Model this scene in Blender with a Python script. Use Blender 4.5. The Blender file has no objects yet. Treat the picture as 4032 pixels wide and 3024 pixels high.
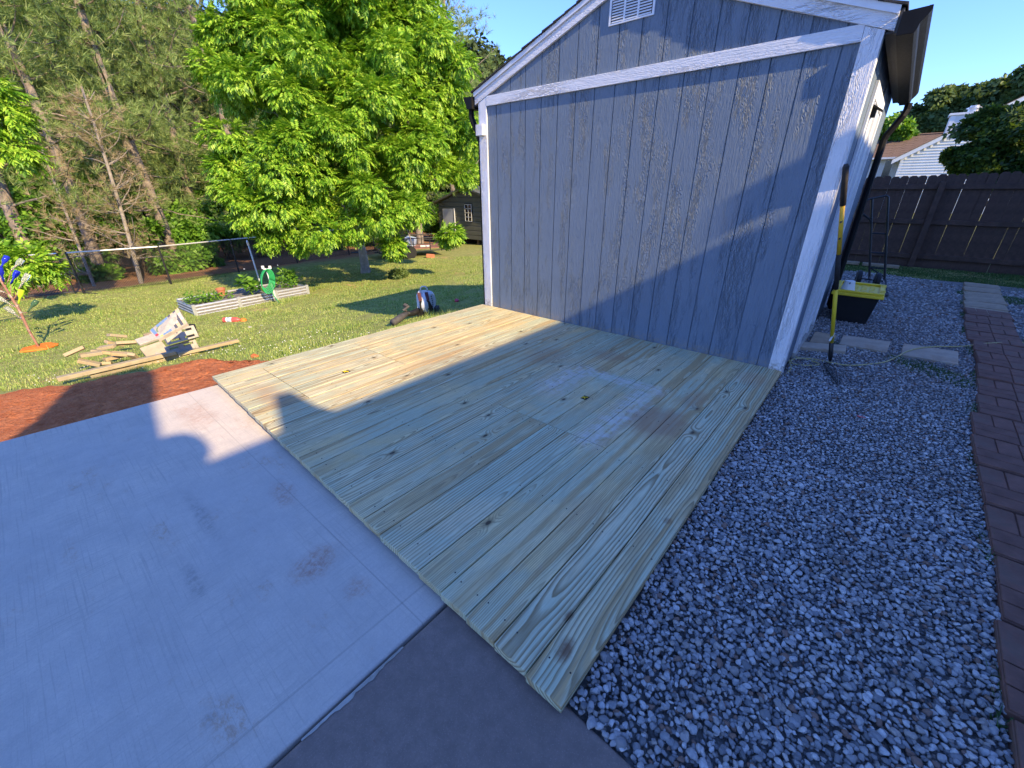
import bpy, bmesh, math, random
import numpy as np
from mathutils import Vector, Matrix, Euler
R = math.radians
scene = bpy.context.scene
COL = scene.collection
rng = np.random.default_rng(7)
random.seed(7)

# ------------------------------------------------------------------ camera
CAM = np.array([3.7946, -3.9377, 1.4170])
CE = (1.1270, 0.0061, 0.7084)
FPX = 1616.27                       # focal length in pixels of the 4032 px wide photograph
cd = bpy.data.cameras.new('camera'); cam = bpy.data.objects.new('camera', cd); COL.objects.link(cam)
cam.location = CAM; cam.rotation_euler = CE
cd.sensor_width = 36; cd.lens = FPX / 4032 * 36; cd.clip_start = 0.05; cd.clip_end = 900
scene.camera = cam
# ------------------------------------------------------------------ light
SUN = Vector((-1, .13, -.62)).normalized()
ELEV = math.asin(-SUN.z); AZ = math.atan2(-SUN.x, -SUN.y)
w = bpy.data.worlds.new('World'); scene.world = w; w.use_nodes = True
wn = w.node_tree.nodes; wl = w.node_tree.links
sky = wn.new('ShaderNodeTexSky'); sky.sky_type = 'NISHITA'; sky.sun_disc = False
sky.sun_elevation = ELEV; sky.sun_rotation = AZ; sky.dust_density = 0.; sky.ozone_density = 6.; sky.air_density = 1.0
bg = wn['Background']; bg.inputs['Strength'].default_value = .15
wb = wn.new('ShaderNodeMix'); wb.data_type = 'RGBA'; wb.blend_type = 'MULTIPLY'; wb.inputs[0].default_value = 1
wb.inputs[7].default_value = (.61, .66, .94, 1)          # the camera's cool white balance, the same over the whole sky
wl.new(sky.outputs[0], wb.inputs[6]); wl.new(wb.outputs[2], bg.inputs['Color'])
sl = bpy.data.lights.new('sun', 'SUN'); sl.energy = 3.1; sl.angle = R(.42); sl.color = (1, .78, .45)
so = bpy.data.objects.new('sun', sl); COL.objects.link(so); so.rotation_euler = SUN.to_track_quat('-Z', 'Y').to_euler()
so.location = (12, -6, 14)
scene.view_settings.view_transform = 'Standard'; scene.view_settings.look = 'None'
scene.view_settings.gamma = 1; scene.view_settings.exposure = 1.6
scene.view_settings.use_curve_mapping = False
scene.render.engine = 'CYCLES'
scene.cycles.max_bounces = 6; scene.cycles.transparent_max_bounces = 8; scene.cycles.diffuse_bounces = 3
scene.cycles.use_denoising = True

# ------------------------------------------------------------------ ground height and pixel -> place
XS = [-200, -60, -40, -20, -14.3, -11, -8, -6, -4.5, -3, -1.5, -.6, 0, 1]
ZS = [-6, -2.9, -2.2, -1.62, -1.44, -1.36, -1.28, -1.15, -.99, -.76, -.47, -.26, -.12, -.12]
def T(x):
    return np.interp(x, XS, ZS)
RM = np.array(Euler(CE).to_matrix())
def ray(u, v):
    return RM @ np.array([(u - 2016) / FPX, -(v - 1512) / FPX, -1.])
def on_z(u, v, z): d = ray(u, v); return CAM + d * (z - CAM[2]) / d[2]
def on_y(u, v, y): d = ray(u, v); return CAM + d * (y - CAM[1]) / d[1]
def on_r(u, v, r): d = ray(u, v); return CAM + d / np.hypot(d[0], d[1]) * r
def at(u, v):
    d = ray(u, v); t = .3
    for _ in range(8000):
        X = CAM + d * t
        if X[2] < T(X[0]): break
        t += .01
    return X

# ------------------------------------------------------------------ tagging and linking
def tag(o, label=None, cat=None, group=None, kind=None):
    if label: o['label'] = label
    if cat: o['category'] = cat
    if group: o['group'] = group
    if kind: o['kind'] = kind
    return o
def empty(name, loc, label=None, cat=None, group=None, kind=None):
    o = bpy.data.objects.new(name, None); COL.objects.link(o); o.location = [float(c) for c in loc]
    o.empty_display_size = .1
    return tag(o, label, cat, group, kind)
def wloc(o):
    p = Vector((0, 0, 0))
    while o is not None: p += o.location; o = o.parent
    return p

# ------------------------------------------------------------------ mesh builder (world coordinates)
class MB:
    def __init__(s): s.v = []; s.f = []
    def add(s, vs, fs):
        n = len(s.v); s.v += [tuple(map(float, v)) for v in vs]; s.f += [tuple(i + n for i in f) for f in fs]; return s
    def box(s, x0, x1, y0, y1, z0, z1):
        return s.add([(x0,y0,z0),(x1,y0,z0),(x1,y1,z0),(x0,y1,z0),(x0,y0,z1),(x1,y0,z1),(x1,y1,z1),(x0,y1,z1)],
                     [(0,3,2,1),(4,5,6,7),(0,1,5,4),(1,2,6,5),(2,3,7,6),(3,0,4,7)])
    def obox(s, c, size, rot=(0,0,0)):
        m = Euler(rot).to_matrix(); h = [k / 2 for k in size]; c = Vector(c)
        P = [c + m @ Vector((a*h[0], b*h[1], d*h[2])) for a, b, d in
             [(-1,-1,-1),(1,-1,-1),(1,1,-1),(-1,1,-1),(-1,-1,1),(1,-1,1),(1,1,1),(-1,1,1)]]
        return s.add(P, [(0,3,2,1),(4,5,6,7),(0,1,5,4),(1,2,6,5),(2,3,7,6),(3,0,4,7)])
    def prism(s, poly, off):      # polygon (3D points) extruded along off
        n = len(poly); off = Vector(off)
        P = [Vector(p) for p in poly] + [Vector(p) + off for p in poly]
        return s.add(P, [tuple(range(n))[::-1], tuple(range(n, 2*n))] + [(i, (i+1) % n, (i+1) % n + n, i + n) for i in range(n)])
    def tube(s, pts, r, k=6, cap=True):
        pts = [Vector(p) for p in pts]; n = len(pts)
        rs = [r] * n if not hasattr(r, '__len__') else list(r)
        base = len(s.v); ref = None
        for i, p in enumerate(pts):
            d = (pts[min(i+1, n-1)] - pts[max(i-1, 0)]).normalized()
            if ref is None:
                ref = d.orthogonal().normalized()
            a = (ref - d * ref.dot(d))
            a = a.normalized() if a.length > 1e-6 else d.orthogonal().normalized()
            ref = a; b = d.cross(a)
            for j in range(k):
                t = 2 * math.pi * j / k
                s.v.append(tuple(p + (a * math.cos(t) + b * math.sin(t)) * rs[i]))
        for i in range(n - 1):
            for j in range(k):
                a0 = base + i*k + j; a1 = base + i*k + (j+1) % k
                s.f.append((a0, a1, a1 + k, a0 + k))
        if cap:
            s.f.append(tuple(base + j for j in range(k))[::-1]); s.f.append(tuple(base + (n-1)*k + j for j in range(k)))
        return s
    def lathe(s, prof, c, axis=(0,0,1), k=20):    # prof: list of (r, h)
        ax = Vector(axis).normalized(); a = ax.orthogonal().normalized(); b = ax.cross(a); c = Vector(c); base = len(s.v)
        for r, h in prof:
            for j in range(k):
                t = 2*math.pi*j/k; s.v.append(tuple(c + ax*h + (a*math.cos(t) + b*math.sin(t))*r))
        for i in range(len(prof)-1):
            for j in range(k):
                a0 = base+i*k+j; a1 = base+i*k+(j+1) % k; s.f.append((a0, a1, a1+k, a0+k))
        s.f.append(tuple(base+j for j in range(k))[::-1]); s.f.append(tuple(base+(len(prof)-1)*k+j for j in range(k)))
        return s
    def build(s, name, mat, parent=None, bevel=0, seg=2, smooth=False, label=None, own_origin=False, solid=0):
        me = bpy.data.meshes.new(name)
        o = bpy.data.objects.new(name, me)
        base = wloc(parent) if parent else Vector((0,0,0))
        if parent is None or own_origin:
            a = np.array(s.v); c = Vector(((a[:,0].min()+a[:,0].max())/2, (a[:,1].min()+a[:,1].max())/2, (a[:,2].min() if parent is None else (a[:,2].min()+a[:,2].max())/2)))
        else: c = base
        me.from_pydata([(v[0]-c.x, v[1]-c.y, v[2]-c.z) for v in s.v], [], s.f)
        me.materials.append(mat)
        o.location = c - base if parent else c
        COL.objects.link(o)
        if parent: o.parent = parent
        if smooth:
            for p in me.polygons: p.use_smooth = True
        bm = bmesh.new(); bm.from_mesh(me); bmesh.ops.recalc_face_normals(bm, faces=bm.faces); bm.to_mesh(me); bm.free()
        if solid:
            m = o.modifiers.new('solid', 'SOLIDIFY'); m.thickness = solid; m.offset = 0
        if bevel:
            m = o.modifiers.new('bevel', 'BEVEL'); m.width = bevel; m.segments = seg; m.limit_method = 'ANGLE'; m.angle_limit = R(40)
        if label: o['label'] = label
        return o

def fast_mesh(name, V, F, mat, parent=None, smooth=False, mats=None, midx=None):
    V = np.asarray(V, dtype=np.float32).reshape(-1, 3); F = np.asarray(F, dtype=np.int32)
    k = F.shape[1]; me = bpy.data.meshes.new(name)
    me.vertices.add(len(V)); me.vertices.foreach_set('co', V.ravel())
    me.loops.add(F.size); me.loops.foreach_set('vertex_index', F.ravel())
    me.polygons.add(len(F)); me.polygons.foreach_set('loop_start', np.arange(0, F.size, k, dtype=np.int32))
    me.polygons.foreach_set('loop_total', np.full(len(F), k, dtype=np.int32))
    if smooth: me.polygons.foreach_set('use_smooth', np.ones(len(F), dtype=bool))
    me.materials.append(mat)
    me.update(calc_edges=True)
    o = bpy.data.objects.new(name, me); COL.objects.link(o)
    if parent:
        o.parent = parent; b = wloc(parent); o.location = -b
    return o

def norm(a): return a / np.maximum(np.linalg.norm(a, axis=-1, keepdims=True), 1e-9)
def scatter(tv, tf, pos, fwd, up, scale):
    """template verts tv (axis +Y forward, +Z up) placed at pos with forward/up vectors"""
    tv = np.asarray(tv, float); tf = np.asarray(tf, int); n = len(pos)
    y = norm(fwd); x = norm(np.cross(y, up)); z = np.cross(x, y)
    sc = np.asarray(scale, float)
    if sc.ndim == 1: sc = np.stack([sc, sc, sc], 1)
    P = (tv[None, :, 0, None] * sc[:, None, 0, None] * x[:, None, :] + tv[None, :, 1, None] * sc[:, None, 1, None] * y[:, None, :]
         + tv[None, :, 2, None] * sc[:, None, 2, None] * z[:, None, :]) + pos[:, None, :]
    F = tf[None] + (np.arange(n) * len(tv))[:, None, None]
    return P.reshape(-1, 3), F.reshape(-1, tf.shape[1])
def join(parts):
    V = []; F = []; n = 0
    for v, f in parts: V.append(v); F.append(f + n); n += len(v)
    return np.concatenate(V), np.concatenate(F)
def rdir(n, zb=0.):
    d = rng.normal(size=(n, 3)); d[:, 2] += zb; return norm(d)

# ------------------------------------------------------------------ material helpers
class NT:
    def __init__(s, name):
        s.m = bpy.data.materials.new(name); s.m.use_nodes = True; s.t = s.m.node_tree; s.n = s.t.nodes; s.l = s.t.links
        s.b = s.n['Principled BSDF']; s.out = s.n['Material Output']; s.b.inputs['Specular IOR Level'].default_value = .3
    def node(s, typ, ins=None, **props):
        nd = s.n.new('ShaderNode' + typ)
        for k, v in props.items(): setattr(nd, k, v)
        for k, v in (ins or {}).items(): s.put(nd.inputs[k], v)
        return nd
    def put(s, sock, v):
        if isinstance(v, bpy.types.NodeSocket): s.l.new(v, sock)
        elif isinstance(v, (tuple, list)) and len(v) == 3 and sock.type == 'RGBA': sock.default_value = (*v, 1)
        else: sock.default_value = v
    def math(s, op, a, b=None, c=None, clamp=False):
        nd = s.node('Math', operation=op, use_clamp=clamp)
        s.put(nd.inputs[0], a)
        if b is not None: s.put(nd.inputs[1], b)
        if c is not None: s.put(nd.inputs[2], c)
        return nd.outputs[0]
    def vmath(s, op, a, b=None):
        nd = s.node('VectorMath', operation=op); s.put(nd.inputs[0], a)
        if b is not None: s.put(nd.inputs[1], b)
        return nd.outputs[0]
    def mix(s, f, a, b, mode='MIX'):
        nd = s.node('Mix', data_type='RGBA', blend_type=mode); s.put(nd.inputs[0], f); s.put(nd.inputs[6], a); s.put(nd.inputs[7], b)
        return nd.outputs[2]
    def noise(s, vec, scale, detail=3, rough=.55, dist=0, w=None):
        nd = s.node('TexNoise', {'Scale': scale, 'Detail': detail, 'Roughness': rough, 'Distortion': dist})
        if vec is not None: s.l.new(vec, nd.inputs['Vector'])
        return nd.outputs['Fac']
    def vor(s, vec, scale, feature='F1', out='Distance'):
        nd = s.node('TexVoronoi', {'Scale': scale}, feature=feature); s.l.new(vec, nd.inputs['Vector']); return nd.outputs[out]
    def map(s, v, a, b, c=0., d=1., smooth=False):
        nd = s.node('MapRange', interpolation_type='SMOOTHSTEP' if smooth else 'LINEAR')
        s.put(nd.inputs[0], v)
        for i, k in zip((1, 2, 3, 4), (a, b, c, d)): s.put(nd.inputs[i], k)
        return nd.outputs[0]
    def ramp(s, f, stops):
        nd = s.node('ValToRGB'); s.put(nd.inputs[0], f); e = nd.color_ramp.elements
        while len(e) < len(stops): e.new(.5)
        for el, (p, c) in zip(e, stops): el.position = p; el.color = (*c, 1)
        return nd.outputs[0]
    def bump(s, h, strength=.5, dist=.01, normal=None):
        nd = s.node('Bump', {'Strength': strength, 'Distance': dist, 'Height': h})
        if normal is not None: s.l.new(normal, nd.inputs['Normal'])
        s.l.new(nd.outputs[0], s.b.inputs['Normal']); return nd.outputs[0]
    def color(s, c): s.put(s.b.inputs['Base Color'], c)
    def rough(s, r): s.put(s.b.inputs['Roughness'], r)
    @property
    def pos(s): return s.node('NewGeometry').outputs['Position']
    @property
    def obj(s): return s.node('TexCoord').outputs['Object']
    @property
    def island(s): return s.node('NewGeometry').outputs['Random Per Island']
    def xyz(s, v):
        nd = s.node('SeparateXYZ'); s.l.new(v, nd.inputs[0]); return nd.outputs
    def comb(s, x, y, z):
        nd = s.node('CombineXYZ'); s.put(nd.inputs[0], x); s.put(nd.inputs[1], y); s.put(nd.inputs[2], z); return nd.outputs[0]

def simple(name, col, rough=.6, var=.25, scale=8, bump=.15, bdist=.003, metal=0., spec=.3, var2=None):
    t = NT(name); p = t.obj
    n = t.noise(p, scale, 5, .6); n2 = t.noise(p, scale * 9, 3, .6)
    c2 = tuple(min(1, c * (1 + var)) for c in col); c1 = tuple(c * (1 - var) for c in col)
    c = t.mix(t.map(n, .3, .7), c1, c2)
    if var2 is not None: c = t.mix(t.map(t.noise(p, scale * .6, 4, .7), .52, .7), c, var2)
    t.color(c); t.rough(t.map(n2, .3, .7, max(0, rough - .08), min(1, rough + .08)))
    t.b.inputs['Metallic'].default_value = metal; t.b.inputs['Specular IOR Level'].default_value = spec
    if bump: t.bump(n2, bump, bdist)
    return t.m

def wood(name, pale, dark, ring=140., contrast=.8, stains=False, green=0., rough=.62, axis='Y'):
    """sawn board: growth rings round a pith that wanders under the face, so flat-sawn arches and straight grain both occur"""
    t = NT(name); P = t.obj
    X, Y, Z = t.xyz(P)
    if axis == 'X': X, Y = Y, X
    if axis == 'Z': X, Y, Z = X, Z, Y
    rnd = t.node('ObjectInfo').outputs['Random']
    wn_ = t.node('TexWhiteNoise', noise_dimensions='1D'); t.l.new(rnd, wn_.inputs['W'])
    r = t.node('SeparateColor'); t.l.new(wn_.outputs['Color'], r.inputs[0]); r1, r2, r3 = r.outputs
    yy = t.math('ADD', Y, t.math('MULTIPLY', rnd, 97.))
    slow = t.noise(t.comb(t.math('MULTIPLY', r1, 31.), t.math('MULTIPLY', yy, .9), 0.), 1., 2, .5)
    slow2 = t.noise(t.comb(t.math('MULTIPLY', X, 7.), t.math('MULTIPLY', yy, 1.6), t.math('MULTIPLY', r2, 9.)), 1., 3, .5)
    # knots along the board
    kv = t.node('TexVoronoi', {'Scale': 1.25, 'W': yy}, voronoi_dimensions='1D')
    kr = t.node('SeparateColor'); t.l.new(kv.outputs['Color'], kr.inputs[0])
    kx = t.math('MULTIPLY', t.math('SUBTRACT', kr.outputs[0], .5), .10)
    ky = t.math('SUBTRACT', yy, kv.outputs['W']); ky = t.math('DIVIDE', ky, 1.0)
    dx = t.math('SUBTRACT', X, kx)
    kd = t.math('SQRT', t.math('ADD', t.math('MULTIPLY', dx, dx), t.math('MULTIPLY', t.math('MULTIPLY', ky, ky), .30)))
    has = t.math('GREATER_THAN', kr.outputs[1], .64)
    pull = t.math('MULTIPLY', t.map(kd, .0, .055, 1., 0., True), has)
    depth = t.math('ADD', t.math('MULTIPLY', r2, .05), t.math('MULTIPLY', t.math('SUBTRACT', slow, .5), .16))
    depth = t.math('ADD', depth, t.math('MULTIPLY', t.math('SUBTRACT', r3, .5), t.math('MULTIPLY', Y, .018)))
    depth = t.math('SUBTRACT', depth, Z)
    cx = t.math('ADD', t.math('MULTIPLY', t.math('SUBTRACT', r1, .5), .13), t.math('MULTIPLY', t.math('SUBTRACT', slow2, .5), .035))
    ex = t.math('SUBTRACT', X, cx)
    rr = t.math('SQRT', t.math('ADD', t.math('MULTIPLY', ex, ex), t.math('MULTIPLY', depth, depth)))
    rr = t.math('ADD', rr, t.math('MULTIPLY', pull, .028))
    fine = t.noise(t.comb(t.math('MULTIPLY', X, 40.), t.math('MULTIPLY', yy, 5.), r1), 1., 3, .6)
    rr = t.math('ADD', rr, t.math('MULTIPLY', t.math('SUBTRACT', fine, .5), .0075))
    fineb = t.math('GREATER_THAN', r3, .55)
    fr = t.math('FRACT', t.math('MULTIPLY', rr, t.math('ADD', ring, t.math('MULTIPLY', fineb, ring * .9))))
    zone = t.map(t.noise(t.comb(t.math('MULTIPLY', rr, 26.), t.math('MULTIPLY', yy, .45), t.math('MULTIPLY', r1, 20.)), 1., 3, .6), .50, .62, 0., 1., True)
    late = t.ramp(fr, [(0, (0, 0, 0)), (.42, (.05, .05, .05)), (.80, (.9, .9, .9)), (.93, (1, 1, 1)), (1, (0, 0, 0))])
    pores = t.noise(t.comb(t.math('MULTIPLY', X, 170.), t.math('MULTIPLY', yy, 9.), r2), 1., 2, .6)
    base = t.mix(r3, pale, tuple(c * k for c, k in zip(pale, (1.12, .96, .72))))
    base = t.mix(t.map(slow2, .35, .75), base, tuple(c * k for c, k in zip(pale, (.86, .96, 1.0))))
    if green:
        gm = t.map(t.noise(t.pos, 1.5, 4, .65, .6), .40, .62, 0., green, True)
        base = t.mix(gm, base, (pale[0] * .66, pale[1] * .88, pale[2] * 1.0))
        tanm = t.math('MULTIPLY', t.math('MAXIMUM', zone, t.map(t.noise(t.comb(t.math('MULTIPLY', X, 9.), t.math('MULTIPLY', yy, 1.1), t.math('MULTIPLY', r1, 20.)), 1., 4, .6), .54, .68, 0., .8, True)), t.map(r1, .05, .7, .4, 1.))
        base = t.mix(tanm, base, (pale[0] * .74, pale[1] * .60, pale[2] * .46))
    c = t.mix(t.math('MULTIPLY', late, t.math('MULTIPLY', t.math('SUBTRACT', t.map(r2, 0., 1., .5, 1.), t.math('MULTIPLY', fineb, .22)), contrast)), base, dark)
    c = t.mix(t.map(pores, .35, .6, .22, 0.), c, tuple(k * .6 for k in dark))
    core = t.math('MULTIPLY', t.map(t.math('ADD', kd, t.math('MULTIPLY', t.math('SUBTRACT', fine, .5), .008)), .006, .013, 1., 0., True), has)
    halo = t.math('MULTIPLY', t.map(kd, .012, .03, .5, 0., True), has)
    c = t.mix(halo, c, tuple(k * .75 for k in dark)); c = t.mix(t.math('MULTIPLY', core, .9), c, (.05, .035, .025))
    if stains:
        W = t.pos; wx, wy, wz = t.xyz(W)
        n1 = t.noise(W, 9., 5, .65); n2 = t.noise(W, 3., 5, .6)
        def blob(cx_, cy_, sx, sy, lo, hi, amt, nz=n1, na=.9):
            a = t.math('DIVIDE', t.math('SUBTRACT', wx, cx_), sx); b = t.math('DIVIDE', t.math('SUBTRACT', wy, cy_), sy)
            d = t.math('SQRT', t.math('ADD', t.math('MULTIPLY', a, a), t.math('MULTIPLY', b, b)))
            d = t.math('ADD', d, t.math('MULTIPLY', t.math('SUBTRACT', nz, .5), na))
            return t.map(d, lo, hi, amt, 0., True)
        clay = (.36, .20, .115)
        for a in [(2.98, -1.50, .20, .24, .5, 1.25, .62), (3.06, -1.02, .10, .2, .4, 1.2, .4), (2.15, -.62, .2, .14, .4, 1.2, .4),
                  (1.7, -1.0, .25, .3, .3, 1.2, .35), (3.05, -2.55, .1, .2, .2, 1.1, .25), (.6, -3.0, .35, .13, .3, 1.2, .5), (3.3, -.35, .12, .2, .3, 1.2, .35), (1.0, -1.6, .3, .6, .2, 1.3, .25)]:
            c = t.mix(blob(*a), c, clay)
        for a in [(3.36, -3.16, .035, .06, .3, 1.1, .85), (3.30, -3.05, .02, .035, .3, 1.1, .7), (3.39, -2.35, .03, .03, .2, 1.0, .5)]:
            c = t.mix(blob(*a, n1, 1.6), c, (.16, .07, .035))
        # sawdust and chalk dust swept round the hatch
        def band(v, a, b, s_): return t.math('MULTIPLY', t.map(v, a - s_, a + s_, 0., 1., True), t.map(v, b - s_, b + s_, 1., 0., True))
        nx = t.math('ADD', wx, t.math('MULTIPLY', t.math('SUBTRACT', n2, .5), .06)); ny = t.math('ADD', wy, t.math('MULTIPLY', t.math('SUBTRACT', n2, .5), .12))
        b1 = t.math('MULTIPLY', band(nx, 2.00, 2.24, .09), band(ny, -1.62, -1.03, .16))
        b2 = t.math('MULTIPLY', band(nx, 2.06, 2.84, .06), band(ny, -1.13, -.99, .03))
        b3 = t.math('MULTIPLY', band(nx, 2.66, 2.83, .06), band(ny, -2.06, -1.0, .06))
        ch = t.math('MULTIPLY', t.math('MAXIMUM', t.math('MAXIMUM', b1, b2), b3), t.map(t.noise(W, 14., 6, .75), .40, .62, .0, .62))
        c = t.mix(ch, c, (.66, .66, .64))
        gr = t.map(t.noise(W, 26., 3, .7), .55, .75, 0., .22)
        c = t.mix(gr, c, (.42, .36, .28))
    t.color(c); t.rough(rough)
    t.b.inputs['Specular IOR Level'].default_value = .25
    t.bump(t.math('ADD', t.math('MULTIPLY', late, -.5), t.math('MULTIPLY', pores, .6)), .12, .0008)
    return t.m

def embossed(name, col, amt=1., vertical=True, dirt=0., rough=.55):
    """painted engineered siding / trim with pressed wood grain"""
    t = NT(name); P = t.obj; X, Y, Z = t.xyz(P)
    rnd = t.node('ObjectInfo').outputs['Random']
    a, b = (t.math('ADD', X, Y), Z) if vertical else (t.math('SUBTRACT', Z, t.math('MULTIPLY', Y, .3)), X)
    o = t.math('MULTIPLY', rnd, 53.)
    cell = t.noise(t.comb(t.math('MULTIPLY', a, 9.), t.math('MULTIPLY', b, 1.3), o), 1., 2, .5)
    warp = t.math('MULTIPLY', t.math('SUBTRACT', t.noise(t.comb(t.math('MULTIPLY', a, 16.), t.math('MULTIPLY', b, 5.), o), 1., 3, .6), .5), 3.2)
    wav = t.node('TexWave', {'Scale': 1., 'Distortion': 1.2, 'Detail': 2., 'Detail Scale': 2.}, wave_type='BANDS', bands_direction='X')
    t.l.new(t.comb(t.math('ADD', t.math('MULTIPLY', a, 26.), warp), t.math('MULTIPLY', b, 1.2), 0.), wav.inputs['Vector'])
    stri = t.noise(t.comb(t.math('MULTIPLY', a, 150.), t.math('MULTIPLY', b, 7.), o), 1., 3, .55)
    pebb = t.noise(t.comb(t.math('MULTIPLY', a, 95.), t.math('MULTIPLY', b, 22.), o), 1., 3, .6)
    h = t.mix(t.map(cell, .42, .6, 0., 1., True), t.math('MULTIPLY', t.math('ADD', stri, pebb), .55), t.math('ADD', t.math('MULTIPLY', wav.outputs['Fac'], .5), t.math('MULTIPLY', stri, .5)))
    n = t.noise(P, 2.5, 4, .6)
    c = t.mix(t.map(n, .3, .7), tuple(k * .93 for k in col), tuple(min(1, k * 1.06) for k in col))
    c = t.mix(t.map(t.math('ADD', stri, pebb), .7, .95, .22, 0.), c, tuple(k * .72 for k in col))
    if dirt:
        wx, wy, wz = t.xyz(t.pos)
        dm = t.math('MULTIPLY', t.map(wz, .0, .12, 1., 0., True), t.map(t.noise(P, 30., 4, .7), .42, .62, 0., dirt))
        c = t.mix(dm, c, (.30, .24, .17))
    t.color(c); t.rough(rough); t.b.inputs['Specular IOR Level'].default_value = .25
    t.bump(h, amt, .010)
    return t.m

def leafmat(name, cols, trans=.35, rough=.5, patch=.6, spec=.35):
    """leaves: colour by leaf and by clump, light passing through the blade"""
    t = NT(name); isl = t.island
    n = t.noise(t.pos, patch, 3, .6)
    f = t.math('ADD', t.math('MULTIPLY', isl, .55), t.math('MULTIPLY', n, .5))
    c = t.ramp(f, [(i / (len(cols) - 1) * .7 + .18, k) for i, k in enumerate(cols)])
    t.color(c); t.rough(rough); t.b.inputs['Specular IOR Level'].default_value = spec
    tr = t.node('BsdfTranslucent'); t.l.new(t.mix(1., c, (1.25, 1.15, .55), 'MULTIPLY'), tr.inputs['Color'])
    mx = t.node('MixShader', {0: trans}); t.l.new(t.b.outputs[0], mx.inputs[1]); t.l.new(tr.outputs[0], mx.inputs[2])
    t.l.new(mx.outputs[0], t.out.inputs['Surface'])
    return t.m

# ------------------------------------------------------------------ materials
M = {}
M['deck'] = wood('treated_pine', (.73, .65, .41), (.27, .20, .10), ring=62., contrast=1.0, stains=True, green=.7)
M['lumber'] = wood('sawn_lumber', (.46, .37, .24), (.24, .18, .10), ring=150., contrast=.7)
M['siding'] = embossed('blue_grey_siding', (.158, .202, .262), 1., True, .6)
M['siding_side'] = embossed('blue_grey_siding_side', (.158, .202, .262), .8, True, .5)
M['trimV'] = embossed('white_trim_upright', (.74, .74, .76), .9, True, .9)
M['trimH'] = embossed('white_trim_level', (.74, .74, .76), .9, False)
M['white'] = simple('white_paint', (.74, .75, .77), .45, .06, 5, .1)
M['vinyl'] = simple('white_vinyl', (.70, .71, .70), .45, .06, 3, .05)
M['gutter'] = simple('dark_bronze_aluminium', (.011, .0108, .0115), .6, .25, 6, .03, metal=.0, spec=.15)
M['soffit'] = simple('grey_soffit', (.055, .055, .06), .6, .2, 10, .3)
M['shingle'] = simple('charcoal_shingle', (.045, .043, .043), .9, .4, 60, .8, .004)
M['brown_shingle'] = simple('brown_shingle', (.17, .115, .085), .9, .35, 20, .6, .004)
M['black'] = simple('black_metal', (.018, .018, .019), .42, .3, 20, .1, spec=.5)
M['black_plastic'] = simple('black_plastic', (.016, .016, .018), .5, .2, 10, .1)
M['yellow_plastic'] = simple('yellow_plastic', (.80, .58, .03), .42, .06, 6, .05)
M['yellow_fibre'] = simple('yellow_fibreglass', (.78, .45, .035), .35, .1, 14, .05)
M['rubber'] = simple('foam_grip', (.035, .03, .028), .7, .25, 30, .4)
M['galv'] = simple('galvanised_steel', (.55, .56, .57), .38, .18, 9, .1, metal=.6)
M['rail'] = simple('galvanised_rail', (.62, .63, .64), .35, .1, 9, 0, metal=.3)
M['white_pvc'] = simple('white_pipe', (.72, .73, .73), .4, .08, 9, .05)
M['green_hose'] = simple('green_hose', (.03, .33, .10), .4, .15, 20, .1)
M['blower_white'] = simple('pale_plastic', (.62, .64, .68), .4, .1, 9, .05)
M['orange'] = simple('orange_disc', (.72, .20, .03), .6, .25, 9, .4, .006)
M['red'] = simple('red_plastic', (.60, .10, .09), .4, .15, 9, .1)
M['pink'] = simple('pink_red_toy', (.55, .07, .12), .5, .2, 20, .3)
M['terra'] = simple('terracotta', (.45, .17, .09), .8, .2, 12, .3)
M['block'] = simple('cast_concrete', (.42, .39, .34), .9, .2, 14, .7, .004, var2=(.30, .27, .22))
M['paver_grey'] = simple('buff_paver', (.36, .27, .18), .92, .25, 7, .6, .003, var2=(.24, .18, .12))
M['stone_grey'] = simple('grey_stepping_stone', (.40, .33, .25), .92, .2, 6, .6, .003, var2=(.30, .22, .15))
M['paver_red'] = simple('brick_red_paver', (.185, .095, .070), .92, .3, 9, .7, .003, var2=(.15, .10, .075))
M['joint'] = simple('dark_joint', (.035, .03, .025), 1, .3, 30, .5)
M['fence'] = simple('dark_brown_stain', (.085, .050, .038), .75, .3, 7, .5, .003, var2=(.06, .04, .03))
M['cord'] = simple('yellow_cord', (.48, .40, .17), .5, .15, 30, .1)
M['bark'] = simple('brown_bark', (.12, .085, .06), .95, .35, 14, 1., .02)
M['pinebark'] = simple('pine_bark', (.27, .22, .185), .95, .4, 9, 1., .02)
M['greybark'] = simple('pale_bark', (.32, .28, .24), .95, .3, 9, 1., .02)
M['deadwood'] = simple('dead_twigs', (.26, .15, .09), .95, .3, 9, .4)
M['rustpole'] = simple('rusted_rod', (.30, .15, .11), .7, .3, 20, .3, var2=(.55, .5, .46))
M['darkglass'] = simple('dark_window_glass', (.012, .014, .016), .12, .2, 3, 0, spec=.6)
M['brick_house'] = simple('house_brick', (.30, .17, .12), .9, .3, 20, .5)
M['strap'] = simple('strap_webbing', (.10, .035, .04), .8, .3, 20, .3)
M['greybag'] = simple('dark_grey_tube', (.075, .07, .072), .7, .25, 20, .4)
M['tag_white'] = simple('white_label', (.78, .78, .76), .5, .05, 20, 0)
M['greenshed'] = simple('olive_metal_siding', (.115, .118, .098), .38, .12, 3, .05, spec=.55)
M['greydoor'] = simple('grey_door', (.42, .44, .46), .5, .06, 3, .05)
M['rustdeck'] = simple('rusty_trailer_planks', (.26, .13, .095), .85, .3, 8, .4)
M['blue_tarp'] = simple('blue_white_cover', (.35, .42, .52), .5, .3, 9, .2)

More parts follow.
